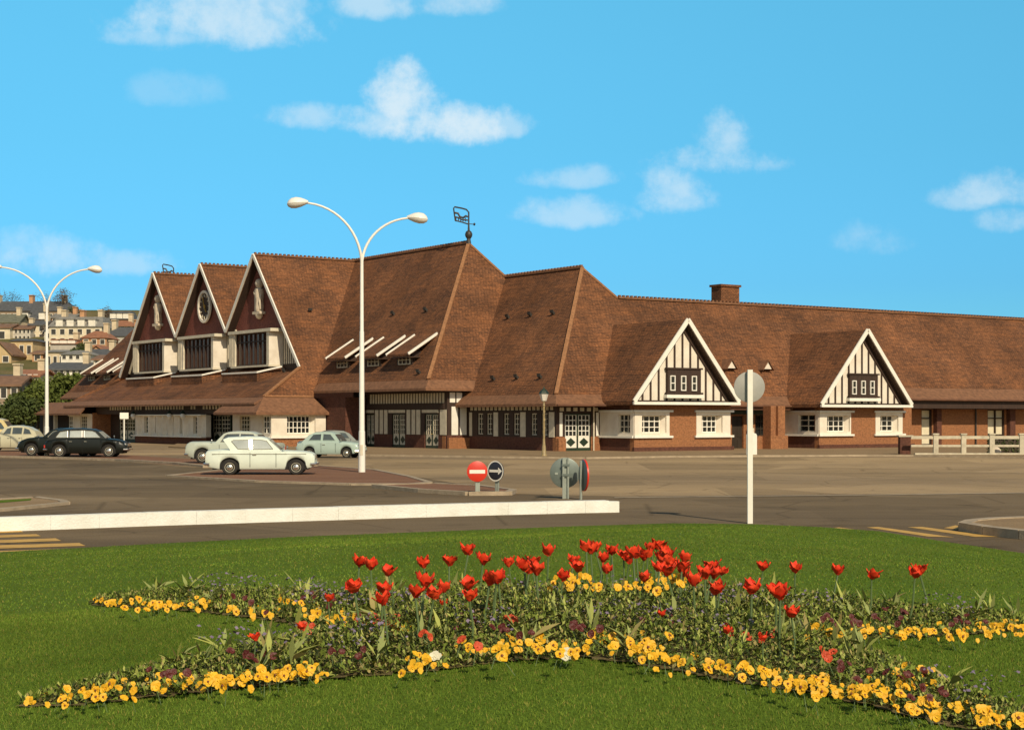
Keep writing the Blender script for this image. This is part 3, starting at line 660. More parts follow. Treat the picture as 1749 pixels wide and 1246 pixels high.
trim('soffit', 'soffit', [('a', -6.9, 12.5, BE + 6, 0, 2.2, 4.0, 4.06)])
# brick block between the porch and the pavilion
PW = FB + .35                                          # front plane of the pavilion facing right
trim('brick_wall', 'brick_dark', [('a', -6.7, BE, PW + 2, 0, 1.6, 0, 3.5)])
wall('brick_wall', 'brick', 'b', b2 + .2, a4 - .02, a4 + .3, 0, .9)
# pavilions at both ends of the entrance front
PA0, PA1 = fb(463, PW), fb(556, PW); PB1 = fa(398, PA0)
zs, zl = .74, 2.36
def pavilion(f, near):
    l0, l1 = fb(490, PW), fb(532, PW)
    if near:
        wall('brick_wall', 'brick', 'b', PW, PA0, PA1, 0, zs)
        wall('window_surround', 'plaster', 'b', PW - .03, PA0, PA1, zs, zl, [(l0, l1 + .3, zs + .24, zl - .14)], t=.14)
        sp = MB(); zz0, zz1 = zs + .24, zl - .14
        sp.prism([(l1 + .3, PW + .11, zz0), (l1, PW + .40, zz0), (l1 + .3, PW + .40, zz0)], (0, 0, zz1 - zz0)); sp.box(l0 - .08, l0, PW + .11, PW + .4, zz0, zz1)
        sp.box(l0 - .08, l1 + .3, PW + .11, PW + .4, zz0 - .1, zz0); sp.box(l0 - .08, l1 + .3, PW + .11, PW + .4, zz1, zz1 + .1); sp.build('window_reveal', M['plaster'], ST)
        lattice('b', PW, l0, l1, zz0, zz1, 6, 3, .28)
        trim('window_sill', 'white', [('b', PW, PA0 - .1, PA1 + .05, -.14, -.031, zs - .08, zs + .03), ('b', PW, PA0 - .1, PA1 + .05, -.14, -.031, zl - .05, zl + .05)])
    q0, q1, q2, q3 = f(fa(462, PA0)), f(fa(448, PA0)), f(fa(428, PA0)), f(fa(410, PA0))
    e0, e1 = f(PW + .12), f(PB1)
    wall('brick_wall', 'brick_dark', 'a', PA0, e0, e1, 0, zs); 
    wall('window_surround', 'plaster', 'a', PA0 - .03, e0, e1, zs, zl, [(q0, q1, zs + .24, zl - .14), (q2, q3, zs + .24, zl - .14)], t=.3)
    lattice('a', PA0, q0, q1, zs + .24, zl - .14, 3, 3, .1); lattice('a', PA0, q2, q3, zs + .24, zl - .14, 4, 4, .1, fm='offwhite')
    trim('window_sill', 'white', [('a', PA0, e0, e1, -.14, -.031, zs - .08, zs + .03), ('a', PA0, e0, e1, -.14, -.031, zl - .05, zl + .05)])
pavilion(lambda b: b, True); pavilion(mir, False)
trim('brick_wall', 'brick', [('b', mir(PB1), PA0 + .01, PA0 + 3, -.3, 0, 0, zs), ('b', mir(PB1), PA0 + .01, PA0 + 3, -.3, -.001, zs, 2.5)])
# entrance front between the pavilions
EA = PA0 + .35
eb0, eb1 = fa(352, EA), fa(231, EA)
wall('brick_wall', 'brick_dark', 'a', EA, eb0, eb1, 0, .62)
hw_ = [(fa(p1_, EA), fa(p0_, EA), .85, 2.15) for p0_, p1_ in ((246, 253), (265, 269.5), (276, 280), (286, 290), (296, 300), (307, 311), (330, 337))]
wall('window_surround', 'plaster', 'a', EA, eb0, eb1, .62, 2.28, hw_, t=.4)
for h in hw_: lattice('a', EA, h[0], h[1], h[2], h[3], 2 if h[1] - h[0] > .45 else 1, 4, .16, fm='offwhite')
for px in (240, 259, 272.7, 283, 293, 303.5, 319, 343):
    s = fa(px, EA); fins = MB(); fins.prism([(EA, s - .18, .66), (EA, s + .18, .66), (EA - .28, s + .06, .66), (EA - .28, s - .06, .66)], (0, 0, 1.58)); fins.build('pilaster', M['plaster'], ST)
trim('window_sill', 'white', [('a', EA, eb0, eb1, -.40, -.002, .58, .66), ('a', EA, eb0, eb1, -.40, -.002, 2.25, 2.33)])
trim('timber_wall', 'timber', [('a', EA, PB1 - .3, mir(PB1) + .3, 1.2, 1.4, 0, 2.7), ('a', EA, PB1 + .0, mir(PB1), -.02, .3, 2.36, 3.1)])
n_fr = 44
trim('frieze', 'offwhite', [('a', EA, PB1 + .6 + i * .56, PB1 + .86 + i * .56, -.06, -.021, 2.72, 3.02) for i in range(n_fr) if i not in (10, 11, 14, 15, 30, 34) and PB1 + .86 + i * .56 < mir(PB1)])
for p0, p1 in ((356, 362), (366, 372), (377, 383), (388, 394), (199, 204), (210, 215), (221, 226)):
    pass
station_door('a', EA + 1.0, fa(392, EA + 1.0), fa(362, EA + 1.0), 2.3, .1, bright=False)
station_door('a', EA + 1.0, fa(229, EA + 1.0), fa(203, EA + 1.0), 2.3, .1, bright=False)
for px in (220, 240, 302, 325):
    s = fa(px, EA); b = MB(); b.lathe([(.05, 2.30), (.16, 2.25), (.20, 2.05), (.12, 1.88), (.04, 1.82)], (EA - .62, s, .12), 12); o = b.build('wall_lantern', M['lampglass'], ST)
    c = MB(); c.lathe([(.24, 2.30), (.10, 2.46), (.02, 2.5)], (EA - .62, s, .12), 12); c.tube([(EA - .62, s, 2.55), (EA - .62, s, 2.66), (EA - .02, s, 2.66)], .025, 6); c.build('lantern_hood', M['green'], o)
# open porch at the far left
for i, bq in enumerate((mir(PB1) + 9.6, mir(PB1) + 12.4)):
    trim('porch_post', 'offwhite', [('a', PA0, bq, bq + .3, 0, .3, 0, 2.4)])
trim('timber_wall', 'timber', [('a', PA0 + 1.5, mir(PW) - 1, mir(PW) + 12, 0, .2, 0, 2.5)])
flare([(-9.2, mir(PW) - 1.2, 3.5), (-9.2, mir(PW) + 11, 3.5), (-11.8, mir(PW) + 11, 2.45), (-11.8, mir(PW) - 1.2, 2.45)])
# plain backs so that the shell is closed
trim('brick_wall', 'brick_dark', [('b', 15.5, -3, 66, 0, .3, 0, 3.6), ('a', 10, 15, mir(12.9), 0, .3, 0, 4.6), ('b', mir(12.9), -4.9, 10, -.3, 0, 0, 4.4), ('a', a4, mir(BE), mir(12.9), 0, .3, 0, 4.4)])

# --- the three front gables ------------------------------------------------------------------------
gw = AG + .6
for gi, g in enumerate(G):
    lo = 5.4; zb_ = 8.62
    hwid = lambda z: (ZR - .3 - z) / kd
    bL, bR_ = g - SP / 2 + .02, g + SP / 2 - .02
    if gi == 2: bL = RB + .45
    if gi == 0: bR_ = mir(RB) - .45
    b = MB()
    b.prism([(gw, g - hwid(ZV), ZV - .0), (gw, g + hwid(ZV), ZV), (gw, g, ZR - .3)], (.25, 0, 0))
    gab = b.build('gable', M['brick_gable'], ST)
    # louvred white band left and right of the window box, with dark timber behind
    pts = [(gw + .03, g - hwid(ZV), ZV), (gw + .03, g + hwid(ZV), ZV)]
    zz = lambda s: min(ZV, ZR - .3 - kd * abs(s - g))
    if gi == 2: pts = [(gw + .03, bL, lo), (gw + .03, g - hwid(ZV), ZV), (gw + .03, g + SP / 2, ZV), (gw + .03, g + SP / 2, lo)]
    elif gi == 0: pts = [(gw + .03, g - SP / 2, lo), (gw + .03, g - SP / 2, ZV), (gw + .03, g + hwid(ZV), ZV), (gw + .03, bR_, lo)]
    else: pts = [(gw + .03, g - SP / 2, lo), (gw + .03, g - SP / 2, ZV), (gw + .03, g + SP / 2, ZV), (gw + .03, g + SP / 2, lo)]
    b = MB(); b.prism(pts, (.2, 0, 0)); b.build('timber_wall', M['timber'], gab)
    sl = MB(); s = g - SP / 2 - 2.4
    while s < g + SP / 2 + 2.6:
        inside = (g - SP / 2 < s < g + SP / 2) or (gi == 2 and s <= g - SP / 2) or (gi == 0 and s >= g + SP / 2)
        top = min(8.5, ZR - .9 - kd * abs(s - g))
        if inside and top > 6.4 and not (g - 3.05 < s < g + 3.4): sl.box(gw - .03, gw + .03, s - .07, s + .07, 6.05, top)
        s += .33
    sl.build('louvres', M['offwhite'], gab)
    sf = MB()
    for s_ in (-1, 1):
        zl_ = 5.9 if (gi == 2 and s_ < 0) or (gi == 0 and s_ > 0) else ZV
        e_ = g + s_ * (ZR - zl_) / kd; sf.slab([(AG + .02, g, ZR - .27), (gw + .1, g, ZR - .27), (gw + .1, e_, zl_ - .27), (AG + .02, e_, zl_ - .27)], .04)
    sf.build('soffit', M['timber'], gab)
    # projecting window box
    w0, w1, d = g - 3.7, g + 2.4, 1.15
    bx = MB(); ax_ = gw - d
    bx.box(ax_, gw, w0 + .02, w0 + .40, 6.0, 8.45); bx.box(ax_ + .01, gw, w1 - .25, w1, 6.0, 8.45)
    bx.box(ax_ - .10, gw, w0 - .45, w1 + .75, 8.45, 8.68)
    bx.box(ax_ - .06, gw, w0 - .05, w1 + .35, 5.86, 6.0)
    wbx = bx.build('window_box', M['offwhite'], gab)
    s2 = MB(); s2.box(ax_, gw, w0 - .0, w0 + .018, 6.0, 8.45); s2.build('box_cheek', M['plaster'], wbx)
    lv = MB()
    for k in range(5): lv.box(ax_ - .02, ax_ + .05, w1 + .05 + k * .15, w1 + .12 + k * .15, 6.0, 8.45)
    lv.build('louvres', M['offwhite'], wbx)
    wo_ = MB(); nn = 7
    for k in range(nn + 1):
        s = w0 + .40 + (w1 - .25 - w0 - .40) * k / nn; wo_.box(ax_ + .15, ax_ + .24, s - .05, s + .05, 6.0, 8.45)
    for z in (6.02, 8.35, 7.75): wo_.box(ax_ + .16, ax_ + .23, w0 + .45, w1 - .3, z, z + .09)
    win = wo_.build('window', M['timber'], wbx)
    pn = MB(); pn.box(ax_ + .26, ax_ + .30, w0 + .38, w1 - .22, 6.0, 8.45); pn.build('pane', M['glass_light'], win)
    # white-edged ledge below the window
    lg = MB(); lg.box(ax_ - .75, ax_ - .70, w0 + .5, w1 + .5, 5.38, 5.50); lg.bar((ax_ - .72, w0 + .5, 5.44), (gw - .35, w0 - .55, 5.86), .06, .12)
    lg.build('ledge', M['white'], gab)
    lg = MB(); lg.prism([(ax_ - .70, w0 + .55, 5.36), (ax_ - .70, w1 + .5, 5.36), (gw, w1 + .5, 5.9), (gw, w0 - .3, 5.9)], (0, 0, -.6)); lg.build('parapet', M['tile'], gab)
    # barge boards
    bb = MB()
    zlL = 5.69 if gi == 2 else ZV; zlR = 5.69 if gi == 0 else ZV
    for s_, zl_ in ((-1, zlL), (1, zlR)):
        e = g + s_ * (ZR - zl_) / kd; bb.bar((AG - .05, g, ZR + .02), (AG - .05, e, zl_ + .02), .24, .10, up=(1, 0, 0))
    bb.build('barge_board', M['white'], gab)
    if gi in (0, 2):
        # inner rafter foot seen left of the window on the outer gables
        ib = MB()
        if gi == 0: ib.bar((gw - .06, g + 4.9, 8.4), (gw - .06, g + 6.75, 6.0), .16, .12, up=(1, 0, 0))
        else: ib.bar((gw - .06, g + 4.2, 8.9), (gw - .06, g + 4.75, 8.2), .16, .12, up=(1, 0, 0))
        ib.build('rafter_foot', M['offwhite'], gab)
        # carved heraldic figure on a bracket
        f = MB(); X = gw - .22
        f.lathe([(.06, 9.35), (.22, 9.45), (.30, 9.62), (.30, 9.72)], (X, g - .2, .2), 12)
        f.box(X - .28, X + .2, g - .2 - .62, g - .2 + .62, 9.92, 10.12)
        f.lathe([(.30, 10.1), (.36, 10.4), (.30, 10.9), (.38, 11.4), (.34, 11.75), (.16, 11.9)], (X, g - .28, .02), 12)
        f.lathe([(.10, 11.85), (.26, 12.0), (.34, 12.25), (.26, 12.5), (.08, 12.6)], (X, g - .22, 0), 12)
        f.box(X - .1, X + .14, g + .12, g + .42, 10.12, 11.3); f.tube([(X, g + .3, 11.2), (X - .05, g + .45, 11.6), (X, g + .25, 11.9)], .12, 8)
        f.tube([(X - .1, g - .62, 10.3), (X - .2, g - .72, 10.9), (X - .05, g - .58, 11.4)], .10, 8)
        f.build('carved_figure', M['stone'], gab)
    else:
        c = MB(); X = gw - .16; n = 40; R0, R1 = 1.22, 1.02; vs, fs = [], []
        for k in range(n):
            t = 2 * math.pi * k / n
            for (r, x) in ((R0, X), (R0, X - .16), (R1, X - .16), (R1, X)): vs.append((x, g + r * math.cos(t), 11.05 + r * 1.08 * math.sin(t)))
        for k in range(n):
            for j in range(4): fs.append((k * 4 + j, k * 4 + (j + 1) % 4, ((k + 1) % n) * 4 + (j + 1) % 4, ((k + 1) % n) * 4 + j))
        c.add(vs, fs); ck = c.build('clock', M['plaster'], gab)
        d_ = MB(); d_.prism([(X - .02, g + R1 * math.cos(2 * math.pi * k / n), 11.05 + R1 * 1.08 * math.sin(2 * math.pi * k / n)) for k in range(n)], (.12, 0, 0)); d_.build('dial', M['timber'], ck)
        h = MB()
        for k in range(12):
            t = 2 * math.pi * k / 12; h.bar((X - .05, g + .72 * math.cos(t), 11.05 + .78 * math.sin(t)), (X - .05, g + .94 * math.cos(t), 11.05 + 1.02 * math.sin(t)), .05, .13, up=(1, 0, 0))
        h.build('hour_marks', M['offwhite'], ck)
        h = MB(); h.bar((X - .09, g + .05, 11.05), (X - .09, g - .34, 10.6), .04, .12, up=(1, 0, 0)); h.lathe([(.16, X - .10), (.16, X - .05)], (0, g, 11.05), 14, 'x'); h.build('clock_hand', M['gold'], ck)
        h = MB(); h.bar((X - .12, g, 11.05), (X - .12, g + .22, 11.85), .03, .08, up=(1, 0, 0)); h.build('clock_hand', M['gold'], ck)

# --- three long shed dormers on the hall roof, near end and far end ----------------------------------------
for f_ in ((lambda b: b), mir):
    for (d0, d1) in ((24.26, 27.08), (19.86, 22.75), (15.75, 18.62)):
        p, q = f_(d0), f_(d1); p, q = min(p, q), max(p, q)
        b = MB(); b.slab([(-3.95, p, 7.66), (-3.95, q, 7.66), (-6.15, q, 6.30), (-6.15, p, 6.30)], .14)
        dm = b.build('dormer', M['tile'], ST)
        rb = MB()
        for s in (p, q): rb.bar((-3.93, s, 7.70), (-6.2, s, 6.29), .09, .16)
        rb.build('rake_board', M['white'], dm)
        c = MB(); c.box(-5.6, -4.9, p + .45, q - .45, 5.4, 6.5); c.build('dormer_wall', M['timber'], dm)
        m_ = (p + q) / 2
        lattice('a', -5.6, m_ - .75, m_ + .75, 5.62, 6.25, 3, 2, -.06, fm='offwhite', bar=.04, parent=dm)
        s_ = MB(); s_.box(-6.18, -5.0, p + .05, q - .05, 6.06, 6.12); s_.build('soffit', M['soffit'], dm)

# --- weathervanes --------------------------------------------------------------------------------
def vane(a, bq, z, k=1.0):
    b = MB(); b.lathe([(.20, 0), (.16, .25), (.13, .45), (.24, .62), (.27, .78), (.20, .96), (.08, 1.05), (.05, 1.6)], (a, bq, z - .15), 14)
    o = b.build('weathervane', M['iron'], ST)
    # flag: a frame with a ship inside, and a small pointer; it lies along the ridge
    f = MB(); z0 = z + 1.35; dx = Vector((-.82, .57, 0)); P = lambda s, h: Vector((a, bq, z0 + h * .72)) + dx * s * .66
    fr = [P(.0, -.05), P(.0, 1.15), P(.25, 1.42), P(.75, 1.55), P(1.5, 1.68), P(1.62, 1.55), P(1.52, .85), P(1.45, .35), P(.75, .2), P(0, -.02)]
    f.tube(fr, .055, 6); f.tube([P(1.5, 1.1), P(1.15, 1.05), P(.95, .72), P(.6, .62), P(.3, .8), P(.1, .7)], .08, 6)
    f.tube([P(1.48, .72), P(1.1, .62), P(.7, .42), P(.1, .38)], .06, 6)
    for s in (.35, .6, .85, 1.1, 1.35): f.tube([P(s, .25), P(s + .02, .62)], .035, 5)
    f.build('flag', M['iron'], o)
    f = MB(); f.tube([P(0, .02), P(-.55, -.02)], .03, 6); f.lathe([(.03, -.1), (.10, 0), (.03, .1)], P(-.6, -.02), 8); f.build('pointer', M['iron'], o)
vane(AR, BR, ZR); vane(AR, mir(BR) , ZR)

# ------------------------------------------------------------------ street lamps with two arms
def street_lamp(px, py, label, heads, k=1.0, rz=0.0):
    base = gnd(px, py); o = empty('street_lamp', base, rz, label, 'street lamp', 'tall white two armed street lamps')
    b = MB(); b.tube([(0, 0, 0), (0, 0, .02), (0, 0, 1.0), (0, 0, 1.6), (0, 0, 1.62), (0, 0, 5.4), (0, 0, 5.45), (0, 0, 8.15)], [.135, .135, .128, .12, .105, .085, .072, .062], 14); b.build('pole', M['lampwhite'], o)
    d = MB(); d.box(-.05, .05, -.139, -.125, .7, 1.1); d.build('access_door', M['offwhite'], o)
    for (dx, dz, ty) in heads:
        pts = []
        for i in range(15):
            t = i / 14; pts.append((dx * (t ** 1.0) * (.25 * t + .75) if False else dx * (1 - math.cos(t * math.pi / 2)) * 1.0 , ty * t, 7.95 + (dz - 7.95) * math.sin(t * math.pi / 2)))
        a = MB(); a.tube(pts, [.055 - .015 * i / 14 for i in range(15)], 10); arm = a.build('arm', M['lampwhite'], o)
        h = MB(); s = 1 if dx > 0 else -1; n = 14
        # shallow egg-shaped lantern: painted hood above, bowl beneath
        prof = [(-.22, .06), (-.10, .13), (.06, .21), (.24, .255), (.42, .23), (.54, .13), (.58, .02)]
        vs, fs = [], []
        for (x, r) in prof:
            for k_ in range(9):
                t = math.pi * k_ / 8; vs.append((dx + s * x, ty + r * math.cos(t), dz + r * math.sin(t) * .95 - .10 * x))
        for i in range(len(prof) - 1):
            for k_ in range(8): fs.append((i * 9 + k_, i * 9 + k_ + 1, (i + 1) * 9 + k_ + 1, (i + 1) * 9 + k_))
        h.add(vs, fs, True); hd = h.build('lamp_head', M['lampwhite'], o)
        w = MB(); vs = []
        for (x, r) in prof:
            for k_ in range(9):
                t = math.pi * k_ / 8; vs.append((dx + s * x, ty + r * .97 * math.cos(t), dz - r * math.sin(t) * .75 - .10 * x))
        w.add(vs, fs, True); w.build('lamp_bowl', M['lampglass'], hd)
    return o
street_lamp(618, 808, 'tall white double armed street lamp on the island beside the white saloon', [(-2.22, 10.28, -.4), (1.92, 9.80, .4)])
street_lamp(80, 778, 'white double armed street lamp standing before the black cars at the left', [(-2.62, 10.40, -.3), (2.40, 10.34, .3)])
# old lantern post in front of the station
p = gnd(929, 781); o = empty('lantern_post', p, 0, 'slim old lantern on a twisted cast iron post near the station doors', 'lantern')
b = MB(); b.lathe([(.17, 0), (.17, .12), (.12, .2), (.10, .6), (.075, .7), (.06, 1.0), (.05, 2.7), (.08, 2.74), (.05, 2.8), (.04, 2.98)], n=12)
for i in range(40):
    z = .72 + i * .048; a = i * .7; b.tube([(.062 * math.cos(a), .062 * math.sin(a), z), (.062 * math.cos(a + .7), .062 * math.sin(a + .7), z + .05)], .016, 5)
b.build('post', mat('bronze_post', (.30, .22, .10), .5, .3, 6), o)
b = MB(); b.lathe([(.10, 2.98), (.13, 3.0), (.24, 3.36), (.22, 3.38)], n=6); b.build('lantern_glass', M['lampglass'], o)
b = MB(); b.lathe([(.28, 3.38), (.24, 3.46), (.12, 3.60), (.04, 3.66), (.03, 3.74)], n=6); b.build('lantern_roof', M['green'], o)

# ------------------------------------------------------------------ traffic signs
def disc(r, t, y, n=40, e=.0):
    b = MB(); b.lathe([(r - .012, y), (r, y + .006), (r, y + t - .006), (r - .012, y + t)], n=n, axis='y'); return b
def sign_empty(px, py, rz, name, label, z=0.0): return empty(name, gnd(px, py, z), rz, label, 'road sign')
# no entry sign (faces the camera)
o = sign_empty(815, 840, R(8), 'no_entry_sign', 'round red no entry sign with a white bar on a short post', .09)
b = MB(); b.box(-.045, .02, .02, .08, 0, .42); b.box(.02, .08, .03, .07, 0, .40); b.build('post', M['galv_light'], o)
b = disc(.285, .03, -.02); 
for i in range(len(b.v)): b.v[i] = (b.v[i][0], b.v[i][1], b.v[i][2] + .57)
d = b.build('sign_plate', M['red'], o); b = MB(); b.box(-.215, .215, -.027, -.022, .515, .615); b.build('white_bar', M['white'], d)
# dark round sign with white arrow, turned a little aside
o = sign_empty(847, 839, R(-38), 'direction_sign', 'dark round sign with white arrow and white rim beside the red sign', .09)
b = MB(); b.box(-.05, .0, .02, .07, 0, .42); b.box(.0, .06, .03, .07, 0, .40); b.build('post', M['galv_light'], o)
b = disc(.285, .03, -.02)
for i in range(len(b.v)): b.v[i] = (b.v[i][0], b.v[i][1], b.v[i][2] + .57)
d = b.build('sign_plate', M['navy'], o)
b = MB(); n = 40; vs, fs = [], []
for k in range(n):
    t = 2 * math.pi * k / n
    for r in (.286, .252): vs.append((r * math.cos(t), -.026, .57 + r * math.sin(t)))
for k in range(n): fs.append((2 * k, 2 * k + 1, (2 * k + 3) % (2 * n), (2 * k + 2) % (2 * n)))
b.add(vs, fs); b.build('white_rim', M['white'], d)
b = MB(); b.box(-.21, .13, -.028, -.023, .535, .605); b.prism([(.10, -.028, .47), (.23, -.028, .57), (.10, -.028, .67)], (0, .005, 0)); b.build('white_arrow', M['white'], d)
# two signs seen from behind and edge-on at the end of the low wall
o = sign_empty(965, 851, R(180), 'road_sign', 'large grey round road sign seen from behind on a channel post')
b = MB(); b.box(-.10, -.06, .03, .12, 0, 1.08); b.box(.02, .07, .03, .12, 0, 1.08); b.box(-.06, .02, .03, .06, 0, 1.08); b.build('post', M['galv_light'], o)
b = disc(.40, .03, -.02)
for i in range(len(b.v)): b.v[i] = (b.v[i][0], b.v[i][1], b.v[i][2] + .68)
d = b.build('sign_plate', M['galv'], o)
b = MB(); b.box(.19, .27, .011, .03, .63, .69); b.build('maker_plate', M['galv_light'], d)
b = MB(); b.box(-.12, .09, .12, .135, .60, .66); b.box(-.12, .09, .12, .135, .86, .92); b.build('clamp', M['galv'], o)
o = sign_empty(996, 853, R(104), 'road_sign', 'round sign with red rim seen nearly edge on beside the grey one')
b = MB(); b.tube([(0, .06, 0), (0, .06, 1.02)], .035, 10); b.build('post', M['galv_light'], o)
b = disc(.40, .03, -.02)
for i in range(len(b.v)): b.v[i] = (b.v[i][0], b.v[i][1], b.v[i][2] + .64)
d = b.build('sign_plate', M['galv'], o)
b = MB(); b.lathe([(.405, -.045), (.415, -.04), (.415, .0), (.405, .005)], (0, 0, .64), 40, 'y'); b.build('red_rim', M['red'], d)
# tall white pole with round disc seen from behind, on the lawn edge
o = sign_empty(1280, 893, R(180), 'sign_post', 'tall square white pole with grey round disc sign at the lawn edge', .0)
b = MB(); b.box(-.052, .052, .02, .12, -.3, 3.12); b.build('pole', M['white'], o)
b = disc(.315, .02, -.012)
for i in range(len(b.v)): b.v[i] = (b.v[i][0] , b.v[i][1], b.v[i][2] + 2.77)
d = b.build('sign_plate', M['discgrey'], o)
# white board on a thin post near the entrance
o = empty('notice_sign', gnd(212, 768.5), R(18), 'small white rectangular notice on a thin white post before the entrance', 'notice sign')
b = MB(); b.tube([(0, 0, 0), (0, 0, 2.4)], .045, 8); b.box(-.22, .22, -.22, .22, 0, .22); b.build('post', M['white'], o)
b = MB(); b.box(-.27, .27, -.07, -.045, 2.02, 2.42); b.build('board', M['white'], o)
# white cabinet by the porch, partly behind the tall pole
o = empty('ticket_machine', gnd(1287, 776, .09), TH, 'white upright cabinet with rounded top beside the station porch', 'cabinet')
b = MB(); b.prism([(-.26, 0, 0), (.26, 0, 0), (.26, 0, 1.05), (.2, 0, 1.14), (.0, 0, 1.2), (-.2, 0, 1.14), (-.26, 0, 1.05)], (0, .3, 0)); b.build('cabinet', M['white'], o)
b = MB(); b.box(-.06, .1, .05, .25, 1.19, 1.45); b.build('head', M['offwhite'], o)

# ------------------------------------------------------------------ white fence at the right
fp = [(1556, 775.5), (1598, 775.5), (1645.5, 776), (1694, 776.5), (1745, 777.5), (1797, 778.5)]
fg = [gnd(px, 777.2, .05) for px, py in fp]
FE = empty('post_and_rail_fence', fg[0], 0, 'pale concrete post and rail fence before the long brick range', 'fence')
for q in fg[1:]:
    r = q - fg[0]; b = MB(); b.box(r.x - .13, r.x + .13, r.y - .11, r.y + .11, 0, 1.12); b.box(r.x - .17, r.x + .17, r.y - .15, r.y + .15, 1.12, 1.2); b.build('post', M['concrete'], FE)
for i in range(len(fg) - 1):
    a, c = fg[i] - fg[0], fg[i + 1] - fg[0]; b = MB()
    for z, h in ((.98, .17), (.52, .12)): b.box(a.x + (.13 if i else .0), c.x - .13, a.y - .06, a.y + .06, z - h / 2, z + h / 2)
    b.build('rail', M['concrete'], FE)
b = MB(); b.box(.2, 11, -.1, .1, 0, .13); b.build('footing', M['concrete'], FE)
pb = gnd(1549, 776.5, .05); o = empty('gate_pier', pb, 0, 'low brown brick pier at the left end of the pale fence', 'brick pier')
b = MB(); b.box(-.42, .16, -.2, .3, 0, 1.0); b.build('pier', M['brick_dark'], o); b = MB(); b.box(-.50, .30, -.25, .35, 1.0, 1.09); b.build('cap', M['concrete'], o)
o = empty('boulder', gnd(1704, 776.6, .05) + Vector((0, .5, 0)), 0, 'rounded ochre stone behind the fence near its right end', 'stone')
b = MB(); b.lathe([(.30, -.05), (.36, .1), (.33, .28), (.22, .40), (.08, .46), (.01, .47)], n=12); b.build('stone', M['stone'], o)

